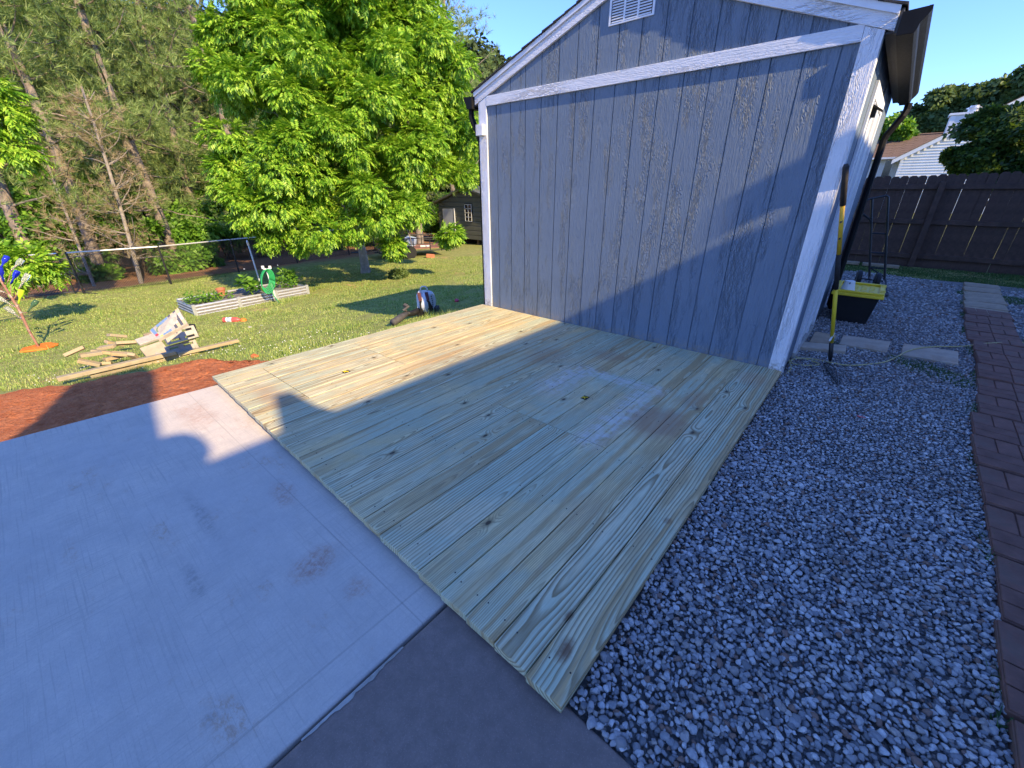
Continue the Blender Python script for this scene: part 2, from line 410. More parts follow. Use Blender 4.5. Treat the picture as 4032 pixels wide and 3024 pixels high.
def glass(name, col, tr=.75):
    t = NT(name); t.color(col); t.rough(.08); t.b.inputs['Transmission Weight'].default_value = tr; t.b.inputs['IOR'].default_value = 1.2
    return t.m
M['cobalt'] = glass('cobalt_glass', (.03, .05, .62), .35)
M['clear'] = glass('clear_glass', (.86, .88, .86), .8)
M['lime'] = glass('lime_glass', (.62, .85, .05), .3)
M['green_glass'] = glass('bottle_green_glass', (.10, .20, .12), .5)

# foliage
M['pecan'] = leafmat('pecan_leaf', [(.045, .14, .010), (.14, .32, .02), (.32, .53, .045), (.50, .66, .09)], .30, .42, 1.6)
M['pine'] = leafmat('pine_needles', [(.07, .13, .04), (.18, .28, .085), (.32, .43, .14), (.50, .55, .24)], .3, .55, .35)
M['vine'] = leafmat('broad_leaf', [(.05, .13, .016), (.10, .24, .025), (.18, .36, .04), (.27, .48, .06)], .38, .42, .8)
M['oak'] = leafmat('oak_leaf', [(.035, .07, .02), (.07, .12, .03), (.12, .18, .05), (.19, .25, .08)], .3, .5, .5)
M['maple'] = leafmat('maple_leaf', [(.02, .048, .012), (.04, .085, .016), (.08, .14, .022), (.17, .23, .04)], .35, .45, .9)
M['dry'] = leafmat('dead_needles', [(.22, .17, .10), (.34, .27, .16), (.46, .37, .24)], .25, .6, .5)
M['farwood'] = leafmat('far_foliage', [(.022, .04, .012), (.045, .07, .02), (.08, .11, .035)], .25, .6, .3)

def grassblade():
    t = NT('grass_blade'); isl = t.island
    W = t.pos; n = t.noise(W, .55, 4, .6); n2 = t.noise(W, 3.2, 3, .6)
    f = t.math('ADD', t.math('MULTIPLY', isl, .40), t.math('ADD', t.math('MULTIPLY', n, .40), t.math('MULTIPLY', n2, .22)))
    c = t.ramp(f, [(.26, (.10, .19, .04)), (.42, (.23, .35, .07)), (.60, (.40, .47, .13)), (.80, (.58, .55, .24))])
    t.color(c); t.rough(.5)
    tr = t.node('BsdfTranslucent'); t.l.new(c, tr.inputs['Color'])
    mx = t.node('MixShader', {0: .3}); t.l.new(t.b.outputs[0], mx.inputs[1]); t.l.new(tr.outputs[0], mx.inputs[2]); t.l.new(mx.outputs[0], t.out.inputs['Surface'])
    return t.m
M['grass'] = grassblade()
M['wgrass'] = leafmat('weed_blade', [(.03, .075, .02), (.06, .13, .03), (.10, .18, .05)], .3, .5)

def ground_mat():
    t = NT('lawn_soil'); W = t.pos; wx, wy, wz = t.xyz(W)
    n1 = t.noise(W, .6, 5, .6); n2 = t.noise(W, 7., 5, .7); n3 = t.noise(W, 45., 3, .7)
    green = t.mix(t.map(n2, .35, .65), (.18, .22, .06), (.36, .38, .13))
    green = t.mix(t.map(n3, .35, .65, 0., .5), green, (.24, .20, .09))
    bare = t.map(t.math('ADD', n1, t.math('MULTIPLY', t.math('SUBTRACT', n2, .5), .5)), .60, .70, 0., .75, True)
    c = t.mix(bare, green, (.46, .29, .16))
    # red clay and pine straw under the trees past the chain-link fence
    woods = t.math('MULTIPLY', t.map(t.math('ADD', wx, t.math('MULTIPLY', t.math('SUBTRACT', n1, .5), 3.)), -15.5, -14.6, 1., 0., True), 1.)
    straw = t.mix(t.map(n2, .35, .65), (.30, .13, .07), (.40, .24, .14)); straw = t.mix(t.map(n3, .4, .6, 0., .6), straw, (.17, .09, .05))
    c = t.mix(woods, c, straw)
    t.color(c); t.rough(.95); t.b.inputs['Specular IOR Level'].default_value = .1
    t.bump(t.math('ADD', n2, t.math('MULTIPLY', n3, .4)), .6, .03)
    return t.m
M['ground'] = ground_mat()
def clay_mat():
    t = NT('red_clay'); W = t.pos
    n1 = t.noise(W, 3., 6, .65); n2 = t.noise(W, 30., 5, .7); v = t.vor(W, 34.)
    c = t.mix(t.map(n1, .3, .7), (.40, .105, .038), (.56, .19, .075)); c = t.mix(t.map(n2, .45, .7, 0., .5), c, (.62, .28, .14))
    t.color(c); t.rough(.95); t.b.inputs['Specular IOR Level'].default_value = .1
    t.bump(t.math('ADD', n2, t.math('MULTIPLY', v, .5)), .9, .02)
    return t.m
M['clay'] = clay_mat()

def concrete(name, col, warm, speck=0., broom=True, stains=()):
    t = NT(name); W = t.pos; wx, wy, wz = t.xyz(W)
    n1 = t.noise(W, 1.3, 5, .65); n2 = t.noise(W, 9., 6, .7); n3 = t.noise(W, 160., 3, .7)
    c = t.mix(t.map(n1, .3, .7), col, warm); c = t.mix(t.map(n2, .3, .7, .42, 0.), c, tuple(k * .66 for k in col))
    c = t.mix(t.map(n3, .35, .65, .25, 0.), c, tuple(k * .6 for k in col))
    h = n3
    if broom:
        ba = t.noise(t.comb(t.math('MULTIPLY', wx, 130.), t.math('MULTIPLY', wy, 2.5), 0.), 1., 2, .6)
        bb = t.noise(t.comb(t.math('MULTIPLY', wx, 2.5), t.math('MULTIPLY', wy, 110.), 3.), 1., 2, .6)
        bm_ = t.math('MINIMUM', t.map(ba, .33, .45), t.map(bb, .33, .45))
        c = t.mix(t.math('MULTIPLY', t.math('SUBTRACT', 1., bm_), t.map(n1, .35, .6, .06, .36)), c, tuple(k * .55 for k in col))
        h = t.math('ADD', n3, t.math('MULTIPLY', bm_, .6))
        # rust-red clay smears
        s1 = t.map(t.noise(t.comb(t.math('MULTIPLY', wx, 2.2), t.math('MULTIPLY', wy, 3.4), 1.), 1., 7, .72, .3), .55, .70, 0., .75, True)
        s1 = t.math('MULTIPLY', s1, t.map(t.noise(t.comb(t.math('MULTIPLY', wx, 26.), t.math('MULTIPLY', wy, 44.), 2.), 1., 6, .8), .44, .60))
        c = t.mix(s1, c, (.46, .30, .19))
        scr = t.noise(t.comb(t.math('ADD', t.math('MULTIPLY', wx, 40.), t.math('MULTIPLY', wy, 26.)), t.math('SUBTRACT', t.math('MULTIPLY', wy, 4.), t.math('MULTIPLY', wx, 3.)), 0.), 1., 4, .7)
        for (cx_, cy_, sx, sy, amt, cc) in stains:
            a = t.math('DIVIDE', t.math('SUBTRACT', wx, cx_), sx); b = t.math('DIVIDE', t.math('SUBTRACT', wy, cy_), sy)
            d = t.math('SQRT', t.math('ADD', t.math('MULTIPLY', a, a), t.math('MULTIPLY', b, b)))
            d = t.math('ADD', d, t.math('MULTIPLY', t.math('SUBTRACT', t.noise(W, 6., 7, .72), .5), 2.4))
            mk = t.math('MULTIPLY', t.math('MULTIPLY', t.map(d, .3, 1.35, amt, 0., True), t.map(scr, .40, .62, .45, .8)), t.map(t.noise(W, 38., 5, .75), .40, .58, .25, 1.))
            c = t.mix(mk, c, cc)
        # tooled border lines
        for (ax, vv, wd) in ((wx, 2.745, .006), (wy, -3.395, .004)):
            ln = t.map(t.math('ABSOLUTE', t.math('SUBTRACT', ax, vv)), wd * .4, wd, .32, 0., True)
            ln = t.math('MULTIPLY', ln, t.map(n2, .3, .55, .35, 1.))
            c = t.mix(ln, c, tuple(k * .4 for k in col)); h = t.math('SUBTRACT', h, ln)
    pit = t.math('MULTIPLY', t.map(t.vor(W, 38.), .03, .10, .5, 0., True), t.map(n2, .5, .62)); c = t.mix(pit, c, tuple(k * .35 for k in col))
    if speck:
        sp = t.map(t.vor(W, 150.), .02, .30, speck, 0.); c = t.mix(t.map(t.noise(W, 22., 6, .75), .4, .62, .5, 0.), c, tuple(k * .62 for k in col))
        c = t.mix(sp, c, tuple(k * 1.9 for k in col))
        c = t.mix(t.map(t.noise(t.comb(t.math('MULTIPLY', wx, 5.), t.math('MULTIPLY', wy, 12.), 0.), 1., 6, .75), .64, .74, 0., .5, True), c, (.22, .085, .05))
    t.color(c); t.rough(.86); t.b.inputs['Specular IOR Level'].default_value = .25
    t.bump(h, .35, .002)
    return t.m
RST = (.40, .19, .11); DK = (.17, .155, .145)
M['conc'] = concrete('pale_concrete', (.60, .54, .47), (.72, .62, .50), stains=[
    (2.30, -3.52, .10, .10, 1., RST), (1.72, -3.42, .14, .06, .8, RST), (.35, -3.45, .25, .10, .6, RST), (2.55, -3.47, .05, .05, .7, RST),
    (1.60, -3.76, .30, .035, .55, DK), (2.00, -3.90, .16, .025, .55, DK), (2.62, -4.02, .025, .02, .5, DK)])
M['dconc'] = concrete('old_dark_concrete', (.27, .205, .17), (.34, .26, .21), speck=.3, broom=False)

def gravel_mat():
    t = NT('granite_gravel'); isl = t.island; W = t.pos
    wn2 = t.node('TexWhiteNoise', noise_dimensions='1D'); t.l.new(isl, wn2.inputs['W'])
    n = t.noise(W, 120., 3, .7); n2 = t.noise(W, 1.2, 3, .5)
    c = t.ramp(isl, [(0., (.15, .15, .15)), (.3, (.28, .275, .275)), (.65, (.43, .42, .41)), (1., (.64, .62, .59))])
    warm = t.math('GREATER_THAN', wn2.outputs['Value'], .94)
    c = t.mix(warm, c, (.24, .145, .10)); tan = t.math('LESS_THAN', wn2.outputs['Value'], .12); c = t.mix(t.math('MULTIPLY', tan, .55), c, (.40, .33, .26))
    c = t.mix(t.map(n, .35, .65, .35, 0.), c, (.13, .135, .15)); c = t.mix(t.map(n2, .5, .75, 0., .3), c, (.14, .12, .10))
    t.color(c); t.rough(.85); t.bump(n, .4, .002)
    return t.m
M['gravel'] = gravel_mat()
M['gravelbed'] = simple('gravel_fines', (.22, .21, .20), .95, .4, 60, .8, .01, var2=(.07, .055, .045))
M['streaks'] = None
# ================================================================== SETTING
# sheet of ground reaching the horizon
gx = np.concatenate([[-400, -250, -120, -80, -60, -50, -40, -35], np.arange(-30, -.3, .3), [-.35, -.2, .1, 1.5, 3.2, 5, 8, 14, 25, 50, 120, 400]])
gy = np.concatenate([[-400, -150, -60, -30, -18], np.arange(-12, 30, .6), [34, 40, 50, 70, 110, 200, 400]])
GX, GY = np.meshgrid(gx, gy, indexing='ij')
Hn = (np.sin(GX*1.7 + np.sin(GY*1.3)*1.3) * np.sin(GY*1.45 + GX*.4)) * .014 * (GX < -1) * (GX > -40)
GZ = T(GX) + Hn
nx, ny = GX.shape
idx = np.arange(nx*ny).reshape(nx, ny)
F = np.stack([idx[:-1, :-1], idx[1:, :-1], idx[1:, 1:], idx[:-1, 1:]], -1).reshape(-1, 4)
gr = fast_mesh('ground', np.stack([GX, GY, GZ], -1), F, M['ground'], smooth=True); tag(gr, 'lawn ground sloping down from the deck to the trees', kind='structure')
def TH(x, y): return T(x) + np.where((x < -1) & (x > -40), (np.sin(x*1.7 + np.sin(y*1.3)*1.3) * np.sin(y*1.45 + x*.4)) * .014, 0)

# red clay bank beside the slab
CL_OUT = [tuple(at(u, v)[:2]) for u, v in [(1250, 1330), (985, 1425), (905, 1440), (845, 1424), (800, 1415), (700, 1437), (597, 1457), (450, 1482), (330, 1508), (211, 1522), (0, 1550)]]
CL_OUT = sorted(CL_OUT, key=lambda p: -p[1]); CL_OUT[0] = (CL_OUT[0][0], CL_OUT[0][1]); CL_OUT.append((CL_OUT[-1][0] - 1.2, -9.2)); print('clay', [tuple(round(float(c), 2) for c in p) for p in CL_OUT])
def clay_edge(y):
    ys = [p[1] for p in CL_OUT][::-1]; xs = [p[0] for p in CL_OUT][::-1]
    return np.interp(y, ys, xs)
CL_X, CL_Y = -float(at(800, 1430)[0]), -float(at(800, 1430)[1])
cy = np.arange(-9, -2.45, .035); cu = np.linspace(0, 1, 60)
xe = clay_edge(cy) + .07*np.sin(cy*9) + .05*np.sin(cy*23+1) + .03*np.sin(cy*51)

CX = -.16 + (xe[:, None] + .16) * cu[None]; CY = np.repeat(cy[:, None], 60, 1) + 0*CX
bmp = (np.sin(CX*23 + CY*7)*np.sin(CY*19 - CX*5)*.012 + np.sin(CX*61+CY*31)*np.sin(CY*57)*.007 + rng.normal(size=CX.shape)*.006)
edge = np.minimum(1, (1-cu)*5)[None] * np.minimum(1, cu*14+.1)[None]
CZ = T(CX) + .006 + (.035 + bmp) * edge + .05*np.exp(-(((CX+CL_X)/.35)**2 + ((CY+CL_Y)/.3)**2))*edge
ix = np.arange(CX.size).reshape(CX.shape)
F = np.stack([ix[:-1, :-1], ix[:-1, 1:], ix[1:, 1:], ix[1:, :-1]], -1).reshape(-1, 4)
cl = fast_mesh('red_clay_bank', np.stack([CX, CY, CZ], -1), F, M['clay']); tag(cl, 'bare red clay soil between the pale slab and the lawn', kind='structure')

# slabs
sp = MB()
sp.prism([(-.13, -3.12, -.25), (2.875, -3.12, -.25), (2.875, -9, -.25), (-.62, -9, -.25)], (0, 0, .19))
s1 = sp.build('patio_slab', M['conc'], bevel=.008, seg=3); tag(s1, 'pale new concrete slab with clay smears', kind='structure')
sp = MB(); sp.prism([(2.892, -3.05, -.25), (3.40, -3.05, -.25), (3.42, -3.27, -.25), (3.80, -3.285, -.25), (4.9, -3.32, -.25), (4.9, -9, -.25), (2.892, -9, -.25)], (0, 0, .196))
s2 = sp.build('old_slab', M['dconc'], bevel=.012, seg=3); tag(s2, 'older dark brown-grey concrete slab', kind='structure')
sp = MB(); sp.box(2.86, 2.91, -9, -3.0, -.2, -.088); s3 = sp.build('slab_joint', M['joint']); tag(s3, 'dark debris filled joint between the two slabs', kind='structure')
# smeared mortar at the seam
mp = []; ys = np.linspace(-3.50, -3.86, 26)
L_ = [(2.893, y, -.0515) for y in ys]; R_ = [(2.893 + .020*(.6 + .25*math.sin(i*.9) + .15*math.sin(i*2.3)) * (1 - abs(i/25-.5)*1.6) + .004, y, -.0515) for i, y in enumerate(ys)]
m = MB(); 
for i in range(25): m.add([L_[i], R_[i], R_[i+1], L_[i+1]], [(0, 1, 2, 3)])
m.build('mortar_smear', M['block'], s2)

# gravel yard
def paver_left(y): return np.interp(y, [-4, -2.4, -1.5, -.2, .7, 1.6, 2.8, 3.7, 6.3, 7], [4.41, 4.49, 4.55, 4.60, 4.69, 4.76, 4.79, 4.84, 5.03, 5.08])
gb = MB(); gb.prism([(3.0, -3.3, -.13), (9, -3.3, -.13), (9, 6.45, -.13), (3.0, 6.45, -.13)], (0, 0, .052))
g0 = gb.build('gravel_bed', M['gravelbed']); tag(g0, 'dusty base under the grey gravel', kind='structure')
def ico(sub):
    bm = bmesh.new(); bmesh.ops.create_icosphere(bm, subdivisions=sub, radius=1)
    V = np.array([v.co[:] for v in bm.verts]); Fc = np.array([[v.index for v in f.verts] for f in bm.faces]); bm.free(); return V, Fc
def rock(sub, seed):
    V, Fc = ico(sub); r = np.random.default_rng(seed)
    for _ in range(7):                       # chop with planes for angular, broken faces
        n = norm(r.normal(size=3)); d = r.uniform(.42, .8); p = V @ n; V = np.where((p > d)[:, None], V - (p - d)[:, None] * n, V)
    V = V + r.normal(size=V.shape) * .035
    return V * np.array([1, r.uniform(.62, .95), r.uniform(.42, .72)]), Fc
def stones(x0, x1, y0, y1, step, r0, r1, sub, zlo, zhi, keep):
    X, Y = np.meshgrid(np.arange(x0, x1, step), np.arange(y0, y1, step)); X = X.ravel() + rng.uniform(-.5, .5, X.size)*step; Y = Y.ravel() + rng.uniform(-.5, .5, Y.size)*step
    k = keep(X, Y); X = X[k]; Y = Y[k]; n = len(X); out = []
    big = rng.beta(1.6, 4.2, n); S = r0 + (r1 - r0) * big; Z = rng.uniform(zlo, zhi, n) + S*.15 + .030*np.exp(-np.maximum(X-3.44, 0)/.12)*(Y < .1)
    g = rng.integers(0, 10, n)
    for q in range(10):
        s = g == q; m_ = int(s.sum())
        if not m_: continue
        tv, tf = rock(sub, 100 + q); up = norm(rng.normal(size=(m_, 3))*.35 + [0, 0, 1]); fw = norm(rng.normal(size=(m_, 3))*[1, 1, .25])
        out.append(scatter(tv, tf, np.stack([X[s], Y[s], Z[s]], 1), fw, up, S[s]))
    return out
def on_pad(x, y):
    deckside = (x < 3.475) & (y < .05); shedside = (x < 3.49) & (y < 3.0)
    return deckside | shedside
def keepA(x, y): return ~on_pad(x + .040, y) & (x < paver_left(y) + .005) & (y > -3.27) & (x < 5.4) & ((x > 3.435) | (y > 3))
parts = stones(3.42, 4.9, -3.3, -1.3, .0178, .0075, .0255, 2, -.070, -.060, keepA)
parts += stones(3.42, 4.9, -3.3, 1.0, .0200, .0090, .0160, 1, -.080, -.072, keepA)
parts += stones(3.42, 4.9, -1.3, 1.0, .0190, .0080, .0250, 1, -.070, -.060, keepA)
parts += stones(3.42, 4.9, 1.0, 3.2, .0245, .0110, .026, 1, -.078, -.066, keepA)
parts += stones(2.6, 5.1, 3.0, 6.7, .037, .016, .032, 1, -.083, -.068, lambda x, y: (x < paver_left(y)) & (y < 6.35 + .25*np.sin(x*2.1)) )
parts += stones(5.0, 7.0, 2.6, 6.0, .040, .016, .034, 1, -.083, -.068, lambda x, y: x > paver_left(y) + .41)
parts += stones(4.3, 4.75, -2.8, 1.2, .045, .012, .018, 1, -.066, -.056, lambda x, y: (np.abs(x - paver_left(y)) < .03))
V, F = join(parts)
gv = fast_mesh('gravel', V, F, M['gravel']); tag(gv, 'grey crushed granite gravel beside the deck', kind='stuff')
print('gravel tris', len(F))

# paver path: each paver carries embossed brick faces
path = empty('paver_path', (4.8, 1.5, -.08)); tag(path, 'narrow path of pavers along the gravel', kind='structure')
def paver(x0, y0, wx_, ly, mat, skew, emb=True, th=.05):
    e = MB(); z = -.092 + rng.uniform(0, .010)
    c, s = math.cos(skew), math.sin(skew); cx_, cy_ = x0 + wx_/2, y0 + ly/2
    def P(x, y, zz): return (cx_ + c*x - s*y, cy_ + s*x + c*y, zz + .02*x*math.sin(y0*3))
    def bx(a, b, c0, d, z0, z1):
        e.add([P(a, c0, z0), P(b, c0, z0), P(b, d, z0), P(a, d, z0), P(a, c0, z1), P(b, c0, z1), P(b, d, z1), P(a, d, z1)],
              [(0,3,2,1),(4,5,6,7),(0,1,5,4),(1,2,6,5),(2,3,7,6),(3,0,4,7)])
    hx, hy = wx_/2, ly/2
    if emb:
        bx(-hx, hx, -hy, hy, z, z + th - .008)
        g = .0035; k = 4; q = .002
        # basket weave: pairs of bricks alternately level and upright
        for iu in range(2):
            for iv in range(2):
                ax, bx_ = -hx + iu*hx, -hx + (iu+1)*hx; ay, by_ = -hy + iv*hy, -hy + (iv+1)*hy
                for h in range(2):
                    if (iu + iv) % 2 == 0: r_ = (ax, bx_, ay + h*(by_-ay)/2, ay + (h+1)*(by_-ay)/2)
                    else: r_ = (ax + h*(bx_-ax)/2, ax + (h+1)*(bx_-ax)/2, ay, by_)
                    bx(r_[0]+g, r_[1]-g, r_[2]+g, r_[3]-g, z + th - .010, z + th)
    else: bx(-hx, hx, -hy, hy, z, z + th)
    o = e.build('paver', mat, path, bevel=.004 if not emb else .0025, seg=1, own_origin=True)
    return o
y = -3.28
while y < 3.62:
    x = float(paver_left(y + .2)); paver(x + rng.uniform(-.018, .018), y, .405, .405, M['paver_red'], -.045 + rng.uniform(-.03, .03)); y += .43
y = 3.72
for k in range(6): paver(float(paver_left(y + .2)) + rng.uniform(-.01, .01), y, .40, .39, M['paver_grey'], -.02 + rng.uniform(-.03, .03), False); y += .425
# loose stepping stones between shed door and path
def stone(name, pts, z0, z1, mat, label):
    m = MB(); m.prism([(p[0], p[1], z0) for p in pts], (0, 0, z1 - z0)); o = m.build(name, mat, bevel=.006, seg=2); return tag(o, label, 'stepping stone', 'stepping stones from the shed to the path')
stone('stepping_stone', [(3.50,1.20),(3.68,1.26),(3.70,1.64),(3.50,1.64)], -.09, -.052, M['paver_grey'], 'buff stepping stone half under the shed doorway, behind the rake handle')
stone('stepping_stone', [(3.44,.87),(3.82,1.01),(3.81,1.22),(3.42,1.06)], -.09, -.028, M['stone_grey'], 'thick narrow grey stepping stone laid at an angle against the shed corner')
stone('stepping_stone', [(3.745,1.31),(4.13,1.33),(4.15,1.73),(3.75,1.68)], -.09, -.050, M['stone_grey'], 'wide grey stepping stone in the middle of the row, in front of the tote')
stone('stepping_stone', [(4.23,1.33),(4.63,1.32),(4.66,1.78),(4.25,1.74)], -.09, -.050, M['stone_grey'], 'grey stepping stone nearest the paver path with the cord lying over it')

# ================================================================== DECK
deck = empty('wooden_deck', (1.7, -1.6, 0), 'new pressure treated pine deck with long pale boards against the grey shed', 'deck')
XL, XR = -.112, 3.452
nb = 25; pitch = (XR - XL) / nb
HAT = [(2.08, 2.78, -2.0, -1.015), (.10, .86, -2.845, -1.98)]
for i in range(nb):
    a0 = XL + i*pitch; a1 = a0 + pitch - .0024
    # the front row of ends is not quite square with the shed
    f = lambda x: -3.186 - (x - XL) / 3.56 * .128
    xm = (a0 + a1) / 2
    sk0 = -.095 * (1 - i / nb)          # deck is a touch wider at the front
    cuts = []
    for hx0, hx1, hy0, hy1 in HAT:
        if hx0 - .03 < xm < hx1 + .03: cuts += [hy0, hy1]
    if i in (20, 21): cuts += []
    ys_ = [f(xm)] + sorted(cuts) + [-.002 if a1 > .05 else .012]
    for s in range(len(ys_) - 1):
        y0 = ys_[s] + (.002 if s else rng.uniform(-.002, .002)); y1 = ys_[s+1] - (.002 if s < len(ys_)-2 else .002)
        sh = lambda y, sk=sk0: sk * (-y / 3.2)
        m = MB(); zt = rng.uniform(-.0015, 0.0); th = .036
        m.add([(a0+sh(y0), y0, zt-th), (a1+sh(y0), y0, zt-th), (a1+sh(y1), y1, zt-th), (a0+sh(y1), y1, zt-th), (a0+sh(y0), y0, zt), (a1+sh(y0), y0, zt), (a1+sh(y1), y1, zt), (a0+sh(y1), y1, zt)],
              [(0,3,2,1),(4,5,6,7),(0,1,5,4),(1,2,6,5),(2,3,7,6),(3,0,4,7)])
        m.build('board', M['deck'], deck, bevel=.0028, seg=2, own_origin=True)
# joists under, hatch hardware, screws
for y0 in np.arange(-3.0, -.1, .4): MB().box(XL + .12, XR - .04, y0, y0 + .038, -.090, -.041).build('joist', M['lumber'], deck)
def handle(cx_, cy_):
    m = MB(); m.box(cx_-.024, cx_+.024, cy_-.030, cy_+.030, -.012, .0008); m.build('handle_cutout', M['joint'], deck)
    m = MB(); m.tube([(cx_-.020, cy_-.018, .0035), (cx_-.004, cy_-.006, .006), (cx_+.016, cy_+.014, .0035)], .0035, 6); m.tube([(cx_-.018, cy_+.006, .0025), (cx_+.012, cy_-.022, .0025)], .0025, 5)
    m.build('pull_handle', M['yellow_plastic'], deck)
handle(2.425, -1.51); handle(.59, -2.41)
sc_ = MB()
for i in range(nb):
    xm = XL + (i + .5)*pitch
    for y0 in (-3.12, -2.6, -2.05, -1.5, -.95, -.5, -.08):
        for dx in (-.042, .04):
            if rng.random() < .12: continue
            x_ = xm + dx + rng.uniform(-.008, .008) - .095*(1-i/nb)*(-y0/3.2); yy_ = y0 + rng.uniform(-.012, .012) - (.1 * i/nb if y0 < -3 else 0)
            sc_.lathe([(.0033, -.004), (.0033, .0004)], (x_, yy_, 0), k=7)
tag(sc_.build('screws', M['rubber'], deck), kind='stuff')

# ================================================================== SHED
shed = empty('garden_shed', (1.7, 1.5, -.1), 'blue-grey wooden shed with white trim and gable wall facing the deck', 'shed')
SW0, SW1, SD = -.036, 3.434, 3.05; XM = (SW0 + SW1) / 2; SL = .362
low = lambda x: 2.304 + SL * (min(x, 2*XM - x))            # underside of the rake boards
# siding strips of the gable
for k in range(0, 17):
    a = max(.2032*k, SW0 + .03) + (.0045 if k else 0); b = min(.2032*(k+1), SW1 - .03) - (.0045 if k < 16 else 0)
    top = lambda x: low(x) + .05
    pts = [(a, 0, -.02), (b, 0, -.02), (b, 0, top(b))]
    if a < XM < b: pts.append((XM, 0, top(XM)))
    pts.append((a, 0, top(a)))
    MB().prism(pts, (0, .012, 0)).build('siding_strip', M['siding'], shed, own_origin=True)
bk = MB(); bk.prism([(SW0+.02, .0085, -.03), (SW1-.02, .0085, -.03), (SW1-.02, .0085, low(SW1-.02)+.05), (XM, .0085, low(XM)+.05), (SW0+.02, .0085, low(SW0+.02)+.05)], (0, .04, 0))
bk.build('groove_backing', M['siding'], shed)
# other walls
MB().box(SW0+.01, SW0+.03, .05, SD, -.05, 2.30).build('left_wall', M['siding_side'], shed)
MB().prism([(SW0+.02, SD-.02, -.05), (SW1-.02, SD-.02, -.05), (SW1-.02, SD-.02, 2.34), (XM, SD-.02, 2.95), (SW0+.02, SD-.02, 2.34)], (0, .02, 0)).build('rear_wall', M['siding_side'], shed)
MB().box(SW1-.05, SW1-.012, .05, SD-.001, -.06, 2.36).build('right_wall', M['siding_side'], shed)
for k in range(1, 15):
    y0 = .2032*k + .004; y1 = .2032*(k+1) - .004
    if .62 < (y0+y1)/2 < 1.9 or y1 > SD: continue
    MB().box(SW1-.012, SW1+.0, y0, y1, -.05, 2.33).build('siding_strip', M['siding_side'], shed, own_origin=True)
MB().box(SW1-.012, SW1+.0, .075, .199, -.05, 2.33).build('siding_strip', M['siding_side'], shed, own_origin=True)
# trims
t_ = .019
MB().prism([(SW0, 0, 0), (.067, 0, 0), (.067, 0, low(.067)-.002), (SW0, 0, low(SW0)-.002)], (0, -t_, 0)).build('corner_trim', M['trimV'], shed, bevel=.0015, seg=1, own_origin=True)
MB().prism([(3.345, 0, 0), (SW1, 0, 0), (SW1, 0, low(SW1)-.002), (3.345, 0, low(3.345)-.002)], (0, -t_, 0)).build('corner_trim', M['trimV'], shed, bevel=.0015, seg=1, own_origin=True)
MB().box(SW1-.001, SW1+.018, -t_+.001, .072, -.05, 2.335).build('corner_trim', M['trimV'], shed, bevel=.0015, seg=1, own_origin=True)
MB().box(SW0-.018, SW0+.001, -t_+.001, .07, -.05, 2.28).build('corner_trim', M['trimV'], shed, bevel=.0015, seg=1, own_origin=True)
MB().prism([(.069, 0, 2.243), (3.343, 0, 2.243), (3.343, 0, 2.334), (.069, 0, 2.334)], (0, -t_-.001, 0)).build('cross_beam', M['trimH'], shed, bevel=.0015, seg=1, own_origin=True)
EX = SW0 - .064
RH = .112
